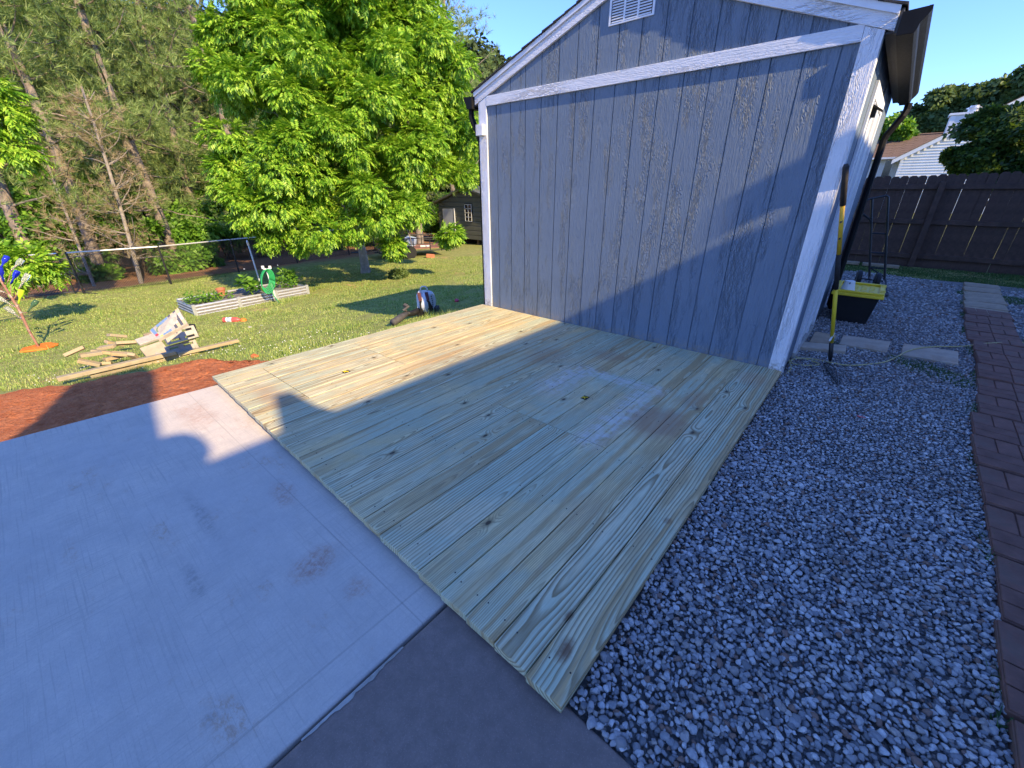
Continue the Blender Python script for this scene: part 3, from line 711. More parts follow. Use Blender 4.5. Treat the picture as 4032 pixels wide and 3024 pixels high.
for sgn in (0, 1):
    mx = (lambda x: x) if sgn == 0 else (lambda x: 2*XM - x)
    x0, x1 = EX, XM - .0015
    P = [(mx(x0), 0, 2.304+SL*x0), (mx(x1), 0, 2.304+SL*x1), (mx(x1), 0, 2.304+SL*x1+RH), (mx(x0), 0, 2.304+SL*x0+RH)]
    MB().prism(P, (0, -t_-.006, 0)).build('rake_board', M['trimH'], shed, bevel=.0015, seg=1, own_origin=True)
    P = [(p[0], -t_-.0065, p[2]) for p in P]
    P = [(mx(x0), -t_-.007, 2.304+SL*x0+RH-.035), (mx(x1), -t_-.007, 2.304+SL*x1+RH-.035), (mx(x1), -t_-.007, 2.304+SL*x1+RH+.006), (mx(x0), -t_-.007, 2.304+SL*x0+RH+.006)]
    MB().prism(P, (0, -.016, 0)).build('drip_edge', M['white'], shed, own_origin=True)
    # shingle courses, overlapping down the slope
    nC = 15; tot = (XM - EX + .03)
    for c in range(nC):
        xa = EX - .03 + tot*c/nC; xb = min(xa + tot/nC*1.25, XM)
        zA = 2.304 + SL*xa + RH + .019; zB = 2.304 + SL*xb + RH + .011
        yj = rng.uniform(-.006, .004)
        P = [(mx(xa), 0, zA-.009), (mx(xb), 0, zB-.007), (mx(xb), 0, zB+.003), (mx(xa), 0, zA+.005)]
        m = MB(); m.prism([(p[0], -t_-.036+yj, p[2]) for p in P], (0, SD + .12, 0)); m.build('shingle_course', M['shingle'], shed, own_origin=True)
    P = [(mx(EX), .0, 2.304+SL*EX+RH-.03), (mx(XM), .0, 2.304+SL*XM+RH-.03), (mx(XM), .0, 2.304+SL*XM+RH+.004), (mx(EX), .0, 2.304+SL*EX+RH+.004)]
    MB().prism([(p[0], .015, p[2]) for p in P], (0, SD+.03, 0)).build('roof_sheathing', M['soffit'], shed)
    # boxed eave
    a, b = (EX, SW0 - .001) if sgn == 0 else (SW1 + .019, 2*XM - EX)
    MB().box(min(a, b), max(a, b), .0, SD+.03, 2.262 if sgn == 0 else 2.262, 2.274).build('soffit', M['soffit'], shed)
    fx = EX - .002 if sgn == 0 else 2*XM - EX + .002
    MB().box(min(fx, fx + (-.016 if sgn == 0 else .016)), max(fx, fx + (-.016 if sgn == 0 else .016)), -.02, SD+.03, 2.255, 2.375).build('fascia', M['soffit'], shed)
    # K-style gutter
    d = -1 if sgn == 0 else 1; gx0 = fx + d*.017
    prof = [(0, .112), (0, 0), (.078, 0), (.088, .02), (.092, .045), (.118, .078), (.128, .10), (.128, .118), (.112, .118)]
    m = MB()
    o_ = [(gx0 + d*p[0], -.055, 2.235 + p[1]) for p in prof]; e_ = [(p[0], SD + .02, p[2]) for p in o_]
    for i in range(len(prof)-1): m.add([o_[i], o_[i+1], e_[i+1], e_[i]], [(0, 1, 2, 3)])
    g = m.build('gutter', M['gutter'], shed, solid=.003)
    MB().prism([(gx0 + d*p[0], -.057, 2.235 + p[1]) for p in prof[:-1]], (0, .003, 0)).build('gutter_end_cap', M['gutter'], shed)
    MB().prism([(gx0 + d*p[0], SD+.017, 2.235 + p[1]) for p in prof[:-1]], (0, .003, 0)).build('gutter_end_cap', M['gutter'], shed)
# downspouts
m = MB(); m.tube([(-.205, .02, 2.24), (-.205, .02, 2.17), (-.19, .02, 2.13), (-.10, .03, 1.97), (-.088, .035, 1.92), (-.088, .035, -.1)], [.03, .03, .033, .033, .03, .028], 8)
m.build('downspout', M['gutter'], shed, bevel=0)
m = MB(); m.tube([(3.60, SD-.04, 2.24), (3.60, SD-.04, 2.18), (3.585, SD-.06, 2.12), (3.50, SD-.06, 1.95), (3.487, SD-.06, 1.90), (3.487, SD-.06, -.02), (3.52, SD-.05, -.06)], .034, 8)
m.build('downspout', M['gutter'], shed)
# door on the right wall: white trims and leaf
zs0 = -.02
dr = MB().box(SW1+.001, SW1+.012, .70, 1.78, zs0+.05, 2.02).build('door', M['vinyl'], shed)
for y0, y1, z0, z1 in [(.60, .69, zs0, 2.12), (1.79, 1.88, zs0, 2.12), (.691, 1.789, 2.022, 2.12)]:
    MB().box(SW1+.001, SW1+.022, y0, y1, z0, z1).build('door_trim', M['white'], shed, bevel=.0015, seg=1, own_origin=True)
for y0 in (.72, 1.17, 1.22, 1.69): MB().box(SW1+.0125, SW1+.028, y0, y0+.045, zs0+.06, 2.0).build('door_batten', M['white'], dr, own_origin=True)
MB().box(SW1+.001, SW1+.03, .60, 1.88, -.075, -.022).build('door_sill', M['block'], shed)
m = MB(); m.box(SW1+.02, SW1+.05, .71, .77, 1.90, 1.97); m.prism([(SW1+.02, .69, 1.97), (SW1+.09, .69, 1.93), (SW1+.09, .69, 1.94), (SW1+.02, .69, 1.985)], (0, .1, 0)); m.build('wall_lamp', M['gutter'], shed)
# gable vent
vt = MB()
vx0, vx1, vz0, vz1 = 1.52, 1.922, 2.660, 2.835
fr_ = MB(); fr_.box(vx0, vx1, -.011, -.001, vz0, vz0+.012); fr_.box(vx0, vx1, -.011, -.001, vz1-.012, vz1); fr_.box(vx0, vx0+.018, -.011, -.001, vz0+.012, vz1-.012); fr_.box(vx1-.018, vx1, -.011, -.001, vz0+.012, vz1-.012)
for c in (1, 2): xx = vx0 + .018 + (vx1-vx0-.036)*c/3; fr_.box(xx-.008, xx+.008, -.011, -.001, vz0+.012, vz1-.012)
vent = fr_.build('gable_vent', M['white'], shed, own_origin=True)
MB().box(vx0+.01, vx1-.01, -.0022, -.0006, vz0+.006, vz1-.006).build('vent_backing', M['soffit'], vent)
for c in range(3):
    xa = vx0 + .018 + (vx1-vx0-.036)*c/3 + .008; xb = vx0 + .018 + (vx1-vx0-.036)*(c+1)/3 - .008
    for k in range(8):
        z0 = vz0 + .016 + k*.0185
        MB().prism([(xa, -.003, z0+.012), (xa, -.013, z0), (xa, -.011, z0-.002), (xa, -.0025, z0+.010)], (xb-xa, 0, 0)).build('slat', M['white'], vent, own_origin=True)
# small white block on the left trim
tag(MB().box(-.050, .052, -.078, -.0205, 1.965, 2.072).build('wood_block', M['trimV'], bevel=.002, seg=1), 'small white painted wood block fixed high on the left corner trim of the shed', 'block')

# ================================================================== THINGS ON THE GRAVEL
# garden rake leaning on the shed corner
rk = empty('garden_rake', (3.75, .55, -.08), 'yellow and black handled bow rake leaning upright against the white shed corner', 'rake')
A = Vector((3.462, -.05, 1.555)); B = Vector((3.738, .50, -.015))
def seg(a, b): return [A.lerp(B, a), A.lerp(B, b)]
MB().tube([A, A.lerp(B, .01), A.lerp(B, .165)], [.013, .019, .019], 12).build('grip', M['rubber'], rk, smooth=True)
MB().tube(seg(.166, .385), .0150, 12).build('pole', M['yellow_fibre'], rk, smooth=True)
MB().tube(seg(.386, .56), .0170, 12).build('middle_grip', M['rubber'], rk, smooth=True)
MB().tube(seg(.561, .865), .0150, 12).build('pole', M['yellow_plastic'], rk, smooth=True, label='lower yellow half of the handle')
MB().tube([A.lerp(B, .866), A.lerp(B, .95), A.lerp(B, .985)], [.0175, .0175, .011], 12).build('ferrule', M['black'], rk, smooth=True)
c_ = A.lerp(B, .83); m = MB(); m.obox(c_ + Vector((.0, -.0158, 0)), (.014, .002, .075), (.0, .17, 0)); m.build('sticker', M['tag_white'], rk)
for fr, hh in ((.235, .02), (.31, .02)): c_ = A.lerp(B, fr); m = MB(); m.obox(c_ + Vector((0, -.0158, 0)), (.012, .0015, hh), (0, .17, 0)); m.build('print_mark', M['black'], rk)
hd = MB(); neck = B + Vector((.008, .02, -.015))
H0 = Vector((3.700, .34, -.045)); H1 = Vector((3.86, .20, -.045))   # ends of the toothed bar
H0 = Vector(on_z(3250, 1470, -.055)); H1 = Vector(on_z(3318, 1515, -.055)); H0 = Vector((H0.x, H0.y, -.055))
H0 = Vector(on_z(3243, 1432, -.045)); H1 = Vector(on_z(3300, 1517, -.045))
hd.tube([B, neck, neck.lerp(H0, .35) + Vector((-.015, 0, .01)), H0], .0045, 6); hd.tube([neck, neck.lerp(H1, .3) + Vector((.02, 0, .015)), neck.lerp(H1, .7) + Vector((.012, 0, .01)), H1], .0045, 6)
hd.tube([H0, H1], .006, 6); hd.build('rake_head', M['black'], rk)
tdir = (Vector(on_z(3324, 1500, -.06)) - H1)
for k in range(15):
    p = H0.lerp(H1, (k + .3) / 15); L_ = tdir * (.95 + .1*math.sin(k))
    MB().tube([p, p + L_ * .6 + Vector((0, 0, .004)), p + L_ * 1.15 + Vector((0, 0, -.012))], [.0035, .003, .0015], 5).build('tine', M['black'], rk)
# black and yellow storage tote
tt = empty('storage_tote', (3.75, 2.65, -.08), 'black plastic storage tote with a bright yellow lid beside the shed', 'tote')
def frustum(x0, x1, y0, y1, z0, z1, dx, dy):
    m = MB(); m.add([(x0+dx, y0+dy, z0), (x1-dx, y0+dy, z0), (x1-dx, y1-dy, z0), (x0+dx, y1-dy, z0), (x0, y0, z1), (x1, y0, z1), (x1, y1, z1), (x0, y1, z1)], [(0,3,2,1),(4,5,6,7),(0,1,5,4),(1,2,6,5),(2,3,7,6),(3,0,4,7)]); return m
frustum(3.535, 3.955, 2.33, 2.90, -.08, .262, .045, .045).build('bin', M['black_plastic'], tt, bevel=.02, seg=3)
m = frustum(3.50, 3.985, 2.27, 2.95, .255, .292, -.004, -.004); m.build('lid', M['yellow_plastic'], tt, bevel=.012, seg=3)
for a in [(3.51, 3.975, 2.28, 2.32), (3.51, 3.975, 2.90, 2.94), (3.51, 3.555, 2.325, 2.895), (3.93, 3.975, 2.325, 2.895)]: MB().box(a[0], a[1], a[2], a[3], .2925, .318).build('lid_rim', M['yellow_plastic'], tt, bevel=.006, seg=2)
for k in range(4):
    for j in range(5): MB().box(3.60+k*.078, 3.60+k*.078+.052, 2.37+j*.10, 2.37+j*.10+.07, .2925, .300).build('lid_rib', M['yellow_plastic'], tt, bevel=.004, seg=1)
for y0 in (2.36, 2.45, 2.75, 2.84): MB().box(3.936, 3.985, y0, y0+.04, .3185, .325).build('lid_clip', M['yellow_plastic'], tt, bevel=.002, seg=1)
c = MB(); c.lathe([(.072, 0), (.068, .02), (.050, .105), (.046, .112)], (3.635, 2.395, .3005), k=18); o = c.build('plastic_tub', M['tag_white'], smooth=False, bevel=.004)
tag(o, 'upturned white plastic tub with a dark hole standing on the yellow lid', 'tub')
m = MB(); m.obox((3.640, 2.345, .385), (.010, .012, .026), (.4, 0, .1)); m.build('hole', M['black_plastic'], o)
# hand truck lying behind the tote
ht = empty('hand_truck', (3.85, 5.35, -.08), 'black steel hand truck standing behind the yellow lidded tote', 'hand truck')
TX = float(on_y(3450, 825, 5.36)[0]) - 3.90; TX = TX / 1.25
def K(pts): return [(p[0] + TX*max(0, p[2]), p[1], p[2]) for p in pts]
bx0 = 3.80; bx1 = 4.00; by = 5.38
for xx in (bx0, bx1): MB().tube(K([(xx, by, .0), (xx, by, .82), (xx, by-.02, 1.0)]), 0.017, 8).build('upright', M['black'], ht)
MB().tube(K([(bx1, by-.02, 1.0), (bx1, by-.02, 1.26), (bx1-.02, by-.02, 1.285), (bx0-.03, by-.06, 1.235), (bx0-.15, by-.11, 1.17), (bx0-.17, by-.12, 1.10), (bx0-.14, by-.11, 1.04), (bx0-.02, by-.03, .93), (bx0, by, .86)]), 0.016, 8).build('handle_loop', M['black'], ht)
MB().tube(K([(bx0, by-.04, 1.25), (bx0, by-.03, .95)]), 0.016, 8).build('handle_stay', M['black'], ht)
for z in (.18, .42, .72): MB().tube(K([(bx0, by, z), (bx1, by, z)]), 0.013000000000000001, 6).build('cross_bar', M['black'], ht)
MB().tube(K([(bx0, by, .18), (bx1, by, .05)]), 0.011, 6).build('brace', M['black'], ht)
for (xx, yy_) in ((3.66, 5.0), (3.90, 4.9)):
    MB().lathe([(.05, -.03), (.118, -.03), (.128, -.015), (.128, .015), (.118, .03), (.05, .03)], (xx, yy_, .05), (1, .15, 0), 22).build('wheel', M['black_plastic'], ht)
MB().tube([(3.62, 5.0, .05), (3.98, 4.93, .05)], .012, 6).build('axle', M['black'], ht)
MB().prism([(3.82, 4.22, -.045), (4.09, 4.28, -.045), (4.08, 4.50, -.045), (3.80, 4.60, -.045)], (0, 0, .008)).build('toe_plate', M['black'], ht)
MB().tube([(3.82, 4.55, -.04), (3.81, 5.0, .02), (bx0, by, .03)], .013, 6).build('frame_rail', M['black'], ht)
MB().tube([(4.06, 4.45, -.04), (4.02, 5.0, .02), (bx1, by, .03)], .013, 6).build('frame_rail', M['black'], ht)
# yellow extension cord
cpts = [(3.46,.02),(3.478,.15),(3.485,.26),(3.455,.40),(3.425,.52),(3.43,.60),(3.50,.62),(3.60,.60),(3.66,.555),(3.645,.50),(3.56,.43),(3.48,.41),(3.45,.50),(3.50,.60),(3.60,.66),(3.72,.66),(3.86,.68),(4.0,.82),(4.12,1.0),(4.20,1.22),(4.27,1.42),(4.36,1.62),(4.50,1.80),(4.70,2.02),(4.94,2.28),(5.21,2.60),(5.7,3.1),(6.3,3.4)]
def smooth_path(p, n=6):
    out = []
    for i in range(len(p)-1):
        p0 = np.array(p[max(i-1, 0)]); p1 = np.array(p[i]); p2 = np.array(p[i+1]); p3 = np.array(p[min(i+2, len(p)-1)])
        for k in range(n):
            t = k/n; out.append(.5*((2*p1) + (-p0+p2)*t + (2*p0-5*p1+4*p2-p3)*t*t + (-p0+3*p1-3*p2+p3)*t**3))
    out.append(np.array(p[-1])); return out
cp = [(p[0], p[1], -.058 + (.014 if 4.22 < p[0] < 4.66 else 0) + (.02 if p[0] > 4.75 and p[0] < 5.2 else 0)) for p in cpts]
tag(MB().tube(smooth_path(cp), .0062, 6).build('extension_cord', M['cord'], smooth=True), 'thin yellow extension cord snaking over the gravel, stepping stone and pavers', 'cord')
X_ = on_z(3395, 1642, -.058); o = MB().obox(X_, (.06, .016, .006), (0, .1, .25)).build('candy_wrapper', M['red'], bevel=.002); tag(o, 'small red and white wrapper lying on the gravel', 'wrapper')
MB().obox((X_[0]+.026, X_[1]+.006, X_[2]+.0045), (.018, .015, .002), (0, .1, .25)).build('white_end', M['tag_white'], o)
X_ = on_z(2667, 2190, -.050); tag(MB().obox(X_, (.024, .026, .004), (.1, -.15, .4)).build('paper_tag', M['tag_white']), 'tiny white paper square lying on the gravel near the deck edge', 'tag')

# ================================================================== BROWN PRIVACY FENCE
fy = 8.25
pf = empty('privacy_fence', (4.5, fy, -.1), 'dark brown stained wooden privacy fence with dog-eared boards behind the gravel', 'fence')
x = 2.2; k = 0
while x < 7.4:
    wd = .137; zt = 1.60 + rng.uniform(-.012, .012) + (x - 3.3)*.02; g = rng.choice([.0, .0, .0, .002, .006]); b = -.12 + rng.uniform(-.01, .01); ln = rng.uniform(-.006, .006)
    P = [(x, fy, b), (x+wd, fy, b), (x+wd+ln, fy, zt-.035), (x+wd-.035+ln, fy, zt), (x+.035+ln, fy, zt), (x+ln, fy, zt-.035)]
    MB().prism(P, (0, .016, 0)).build('picket', M['fence'], pf, own_origin=True); x += wd + g; k += 1
for z0 in (.06, .72, 1.36): MB().box(2.2, 7.4, fy-.045, fy-.002, z0, z0+.088).build('rail', M['fence'], pf, bevel=.003, seg=1)
for xx in (4.33, 6.1): MB().box(xx, xx+.092, fy-.14, fy-.047, -.1, 1.50).build('post', M['fence'], pf, bevel=.004, seg=1, own_origin=True)
for p in [(2.9, 3.55, 7.95, 7.75), (3.6, 3.98, 7.9, 7.7), (4.0, 4.2, 7.85, 7.68)]:
    tag(MB().prism([(p[0], p[3], -.10), (p[1], p[3]-.03, -.10), (p[1], p[2]-.03, -.10), (p[0], p[2], -.10)], (0, 0, .05)).build('edging_stone', M['paver_grey'], bevel=.005), {2.9: 'long buff edging stone at the foot of the brown fence, nearest the shed', 3.6: 'middle buff edging stone lying in the grass before the brown fence', 4.0: 'short buff edging stone beside the brown fence post'}[p[0]], 'edging stone', 'edging stones before the brown fence')
# ================================================================== HOUSE BEHIND THE CAMERA (casts the big shade)
HX = 10.0
hs = empty('family_house', (14, 0, -.1), 'pale two-storey house outside the frame whose roof shades the deck and gravel', 'house')
MB().box(HX+.45, 19, -15, 9.6, -.1, 5.5).build('wall', M['vinyl'], hs)
def roofslab(y0, y1, ez, rise=.42, xr=15):
    m = MB(); m.prism([(HX, y0, ez-.17), (xr, y0, ez-.17+rise*(xr-HX)), (xr, y0, ez+rise*(xr-HX)), (HX, y0, ez)], (0, y1-y0, 0)); return m
roofslab(-15, -.92, 5.48).build('roof', M['brown_shingle'], hs)
roofslab(-.95, 9.8, 5.84).build('roof', M['brown_shingle'], hs)
MB().box(HX, HX+.02, -.95, 9.8, 5.55, 5.84).build('gutter', M['white'], hs)
MB().box(HX-.05, HX+.8, -5.81, -5.035, -.1, 7.7).build('chimney', M['brick_house'], hs)
MB().box(HX+.42, HX+.448, 2.0, 3.2, .9, 2.2).build('window', M['darkglass'], hs)
m = MB(); m.prism([(HX+.02, -4.37, 5.42), (HX+.02, -3.92, 5.42), (HX+.02, -4.04, 5.59), (HX+.02, -4.11, 5.83), (HX+.02, -4.23, 5.85)], (.16, 0, 0)); m.build('roof_vent', M['galv'], hs)
ds = empty('satellite_dish', (HX, -5.5, 5.6), 'round satellite dish outside the frame whose shadow falls on the slab', 'satellite dish')
def shade_src(u, v, z=-.06):      # where on the eave line a thing stands whose shadow falls at this point of the slab
    g = on_z(u, v, z); t = (HX - g[0]) / -SUN.x; return Vector(g) - SUN * t
DC = shade_src(690, 1803); DB = shade_src(800, 1768)
prof = [(.02, .0), (.09, .009), (.15, .026), (.178, .045), (.182, .045), (.15, .020), (.09, .003), (.02, -.005)]
MB().lathe(prof, DC, (-.93, .05, -.36), 26).build('reflector', M['galv'], ds)
MB().tube([DC + Vector((.1, 0, -.35)), DC + Vector((.02, 0, 0))], .02, 6).build('mast', M['galv'], ds)
MB().tube([DC + Vector((-.02, .05, -.12)), DC.lerp(DB, .8)], .012, 6).obox(DB, (.06, .07, .07)).build('receiver_arm', M['galv'], ds)

# ================================================================== NEIGHBOUR'S WHITE HOUSE
nh = empty('white_house', (8, 36, 0), 'white lap-sided house with brown shingle roof behind the brown fence', 'house')
YN = 34.
def n_(u, v, y=YN): return on_y(u, v, y)
eL = n_(3560, 610); wl0 = n_(3530, 700); rt = n_(3796, 496)
slope = (rt[2] - eL[2]) / (rt[0] - eL[0]); xl = float(wl0[0]) - .05; xr = xl + 9.6; xm = (xl + xr)/2
zE = float(eL[2]) - slope * (float(eL[0]) - xl) - .18
zw = lambda x: zE + slope * min(x - xl, xr - x)
z = -.3; k = 0
while z < zw(xm) - .05:
    z1 = z + .152
    # each clapboard cut to the gable
    xa, xb = xl, xr
    if z1 > zE: xa = xl + (z1 - zE)/slope; xb = xr - (z1 - zE)/slope
    if xb > xa and z1 > 1.2:
        MB().add([(xa, YN-.05, z), (xb, YN-.05, z), (xb, YN-.003, z1), (xa, YN-.003, z1), (xa, YN+.02, z), (xb, YN+.02, z), (xb, YN+.02, z1), (xa, YN+.02, z1)],
                 [(0,1,2,3),(0,4,5,1),(3,2,6,7)]).build('clapboard', M['vinyl'], nh, own_origin=True)
    z = z1
MB().prism([(xl, YN+.02, -.4), (xr, YN+.02, -.4), (xr, YN+.02, zE), (xm, YN+.02, zw(xm)), (xl, YN+.02, zE)], (0, 10, 0)).build('wall', M['vinyl'], nh)
MB().box(xl-.05, xl+.10, YN-.04, YN-.023, -.3, zE+.05).build('corner_board', M['white'], nh)
for sg in (0, 1):
    mx = (lambda x: x) if sg == 0 else (lambda x: 2*xm - x)
    a, b = xl-.45, xm; zz = lambda x: zE + slope*(x - xl)
    MB().prism([(mx(a), YN-.30, zz(a)-.02), (mx(b), YN-.30, zz(b)-.02), (mx(b), YN-.30, zz(b)+.22), (mx(a), YN-.30, zz(a)+.22)], (0, .06, 0)).build('barge_board', M['white'], nh)
    nc = 30
    for c in range(nc):
        x0 = a-.08 + (b-a+.08)*c/nc; x1 = a-.08 + (b-a+.08)*(c+1.2)/nc; x1 = min(x1, b)
        MB().prism([(mx(x0), YN-.36, zz(x0)+.24), (mx(x1), YN-.36, zz(x1)+.225), (mx(x1), YN-.36, zz(x1)+.24), (mx(x0), YN-.36, zz(x0)+.262)], (0, 10.6, 0)).build('shingle_course', M['brown_shingle'], nh, own_origin=True)
# side wing with its own roof, left of the gable
YW = YN + 3.0
wL = float(on_y(3380, 640, YW)[0]) - 6; wR = xl + .2; ez = float(on_y(3467, 622, YW)[2]); rz = float(on_y(3600, 533, YW+3.2)[2])
MB().box(wL, wR, YW+.2, YW+6, -.4, ez-.05).build('wing_wall', M['vinyl'], nh)
for k in range(7, 24):
    z0 = -.3 + k*.152
    if z0 + .15 < ez: MB().add([(wL, YW+.175, z0), (wR, YW+.175, z0), (wR, YW+.197, z0+.152), (wL, YW+.197, z0+.152)], [(0,1,2,3)]).build('clapboard', M['vinyl'], nh, solid=.006, own_origin=True)
nc = 22
for c in range(nc):
    y0 = YW-.25 + 3.5*c/nc; y1 = YW-.25 + 3.5*(c+1.2)/nc; zz = lambda y_: ez + (rz-ez)*(y_-(YW-.25))/3.5
    for q in range(0, 26):
        x0 = wL + q*(xm-wL)/26 + (c % 2)*.12; x1 = wL + (q+1)*(xm-wL)/26 + (c % 2)*.12 - .012
        if c < 21 and q >= 12 and (x0 < xl + (zz(y0) - zE)/slope + .6):
            MB().prism([(x0, y0, zz(y0)+.012), (x1, y0, zz(y0)+.012), (x1, y1, zz(y1)+.003), (x0, y1, zz(y1)+.003)], (0, 0, rng.uniform(.010, .022))).build('shingle', M['brown_shingle'], nh, own_origin=True)
MB().prism([(wL, YW-.25, ez-.02), (wL, YW+3.25, rz-.02), (wL, YW+6.7, ez-.02)], (xm-wL, 0, 0)).build('wing_roof', M['brown_shingle'], nh)
MB().tube([(wL, YW+3.25, rz+.02), (xm-1.8, YW+3.25, rz+.02)], .08, 6).build('ridge_cap', M['brown_shingle'], nh)
MB().box(wL, xl-.05, YW-.36, YW-.26, ez-.10, ez+.02).build('gutter', M['white'], nh)
MB().tube([(xl-.25, YW-.31, ez-.08), (xl-.2, YW-.2, ez-.25), (xl-.08, YW+.1, ez-.45), (xl-.08, YW+.1, -.2)], .05, 6).build('downspout', M['white'], nh)
wc = on_y(3492, 668, YW+.17); wf = MB().box(wc[0]-.26, wc[0]+.26, YW+.13, YW+.172, wc[2]-.75, wc[2]+.60).build('window', M['white'], nh, bevel=.01)
MB().box(wc[0]-.20, wc[0]+.20, YW+.12, YW+.128, wc[2]-.70, wc[2]+.54).build('pane', M['darkglass'], wf)
ca = on_y(3734, 482, YN+.6); cb = on_y(3850, 445, YN+.6)
ch = MB().box(ca[0], cb[0]+.25, YN+.6, YN+1.8, ca[2]-2.0, cb[2]-.02).build('chimney', M['vinyl'], nh)
MB().box(ca[0]-.08, cb[0]+.33, YN+.52, YN+1.88, cb[2]-.02, cb[2]+.09).build('chimney_cap', M['white'], ch)
MB().box(ca[0]+.02, ca[0]+.24, YN+.578, YN+.599, ca[2]-2.0, cb[2]-.05).build('corner_board', M['white'], ch)
MB().lathe([(.24, 0), (.24, .18), (.33, .20), (.33, .25), (.20, .30), (.20, .36)], ((ca[0]+cb[0])/2+.35, YN+1.2, cb[2]+.09), k=16).build('flue_cap', M['galv'], ch)

# ================================================================== TREES
def limb(m, p0, d0, L, r0, r1, n=7, wob=.18, lift=0.):
    p = Vector(p0); d = Vector(d0).normalized(); pts = [p.copy()]
    for i in range(n):
        d = (d + Vector(rng.normal(size=3)) * wob / n * 2 + Vector((0, 0, lift / n))).normalized(); p = p + d * (L / n); pts.append(p.copy())
    m.tube(pts, list(np.linspace(r0, r1, n+1)), 6, cap=False); return pts
# compound pecan leaf: arching rachis with paired hanging leaflets
def compound_leaf(npair=5, L=.26, ll=.115, lw=.042):
    V = []; Fc = []
    def leaflet(p, d, n_, s):
        d = np.array(d, float); d /= np.linalg.norm(d); x = np.cross(d, n_); x /= np.linalg.norm(x); nn = np.cross(x, d)
        b = len(V); p = np.array(p)
        V.extend([p, p + d*ll*s*.45 + x*lw*s*.5 + nn*.006, p + d*ll*s - nn*.012, p + d*ll*s*.45 - x*lw*s*.5 + nn*.006]); Fc.extend([(b, b+1, b+2), (b, b+2, b+3)])
    for i in range(npair):
        t = .25 + .7*i/(npair-1); y = L*t; z = -.11*t*t
        for sx in (-1, 1): leaflet((0, y, z), (sx*.85, .50, -.42 - .1*t), (0, .2, 1), .75 + .5*math.sin(t*2.6))
    leaflet((0, L, -.11), (0, .9, -.5), (0, 0, 1), 1.1)
    return np.array(V), np.array(Fc)
CLF = compound_leaf()
def leaf_template(n=6, size=.10, w=.05, spread=1.):
    V = []; Fc = []; r = np.random.default_rng(n*7)
    for i in range(n):
        a = 2*math.pi*i/n + r.uniform(-.3, .3); el = r.uniform(-.5, .5); d = np.array([math.cos(a)*math.cos(el), math.sin(a)*math.cos(el), math.sin(el)*.7])
        x = np.cross(d, [0, 0, 1]); x /= np.linalg.norm(x); p = d*size*.35*spread + np.array([0, 0, r.uniform(-.3, .3)*size]); b = len(V)
        V.extend([p, p + d*size*.5 + x*w*.5 + [0, 0, .01*size*5], p + d*size, p + d*size*.5 - x*w*.5 + [0, 0, .01*size*5]]); Fc.extend([(b, b+1, b+2), (b, b+2, b+3)])
    return np.array(V), np.array(Fc)
def tuft_template(n=15, L=.25, w=.0155):
    V = []; Fc = []; r = np.random.default_rng(3)
    for i in range(n):
        a = 2*math.pi*i/n + r.uniform(-.3, .3); sp = r.uniform(.25, 1.0); d = np.array([math.cos(a)*sp, 1.0*r.uniform(.45, 1), math.sin(a)*sp - .12]); d /= np.linalg.norm(d)
        x = np.cross(d, r.normal(size=3)); x /= np.linalg.norm(x); l = L*r.uniform(.7, 1.15); b = len(V); p = np.array([0, r.uniform(-.05, .05), 0])
        V.extend([p - x*w*.5, p + x*w*.5, p + d*l]); Fc.append((b, b+1, b+2))
    return np.array(V), np.array(Fc)
TUFT = tuft_template()

def clump_points(centers, radii, per, shell=.55):
    """points in blobs, denser at the skin of each blob"""
    P = []; O = []
    for c, r in zip(centers, radii):
        d = rdir(per); q = (shell + (1-shell) * rng.random(per)) ** .8
        P.append(c + d * (np.array(r) * q[:, None]) ); O.append(d)
    return np.concatenate(P), np.concatenate(O)

# --- the big bright pecan
PB = at(1440, 1075)
pec = empty('pecan_tree', PB, 'large bright green broad-leaved tree with drooping leaflets standing on the lawn left of the shed', 'tree')
m = MB(); base = Vector(PB) - Vector((0, 0, .1))
tr = [base, base + Vector((.03, .0, .35)), base + Vector((-.05, .03, .9)), base + Vector((-.16, .02, 1.5)), base + Vector((-.22, .05, 2.1))]
m.tube(tr, [.21, .16, .14, .135, .13], 10, cap=False); m.build('trunk', M['greybark'], pec, smooth=True)
# crown lobes read from the photograph, set at their own depths: (u, v, distance, radius)
LOB = [(1300, 120, 15.2, 2.3), (1020, 190, 14.8, 1.7), (1500, 60, 15.6, 2.2), (900, 330, 14.6, .9), (1120, 420, 13.9, 1.7), (1450, 330, 14.2, 1.9), (1680, 330, 15.2, 1.5),
       (1800, 470, 15.4, 1.15), (930, 600, 14.0, .9), (1130, 660, 13.3, 1.35), (1400, 600, 13.4, 1.6), (1640, 620, 14.2, 1.4), (1780, 690, 14.8, .7), (970, 790, 13.4, .75),
       (1180, 850, 13.0, .95), (1430, 820, 13.0, 1.1), (1600, 850, 13.4, 1.0), (1760, 920, 13.8, .5), (1080, 930, 13.2, .38), (1340, 250, 17.0, 2.4), (1500, 520, 17.0, 2.3), (1150, 560, 16.6, 2.0), (1720, 560, 17, 1.6),
       (900, 90, 14.9, .8), (1130, -140, 15.5, 2.4), (1450, -160, 15.8, 2.3), (1620, 90, 15.8, 1.5), (1180, 960, 13.5, .2), (1560, 960, 13.6, .55), (1620, 250, 15.0, 1.5), (1250, 300, 14.2, 1.5), (1560, 150, 15.0, 1.5)]
cen = []; rad = []
for u, v, r_, s_ in LOB:
    c0 = on_r(u, v, r_)
    s_ = s_ * 1.0 - .08; k = max(2, int(7.5 * s_**1.25))
    for _ in range(k):
        d = rdir(1)[0] * s_ * rng.uniform(.35, .85) * np.array([1, 1, .85]); cen.append(c0 + d); rad.append(np.array([1, 1, .72]) * rng.uniform(.27, .52) * min(1, s_*.9 + .2))
cen = np.array(cen)
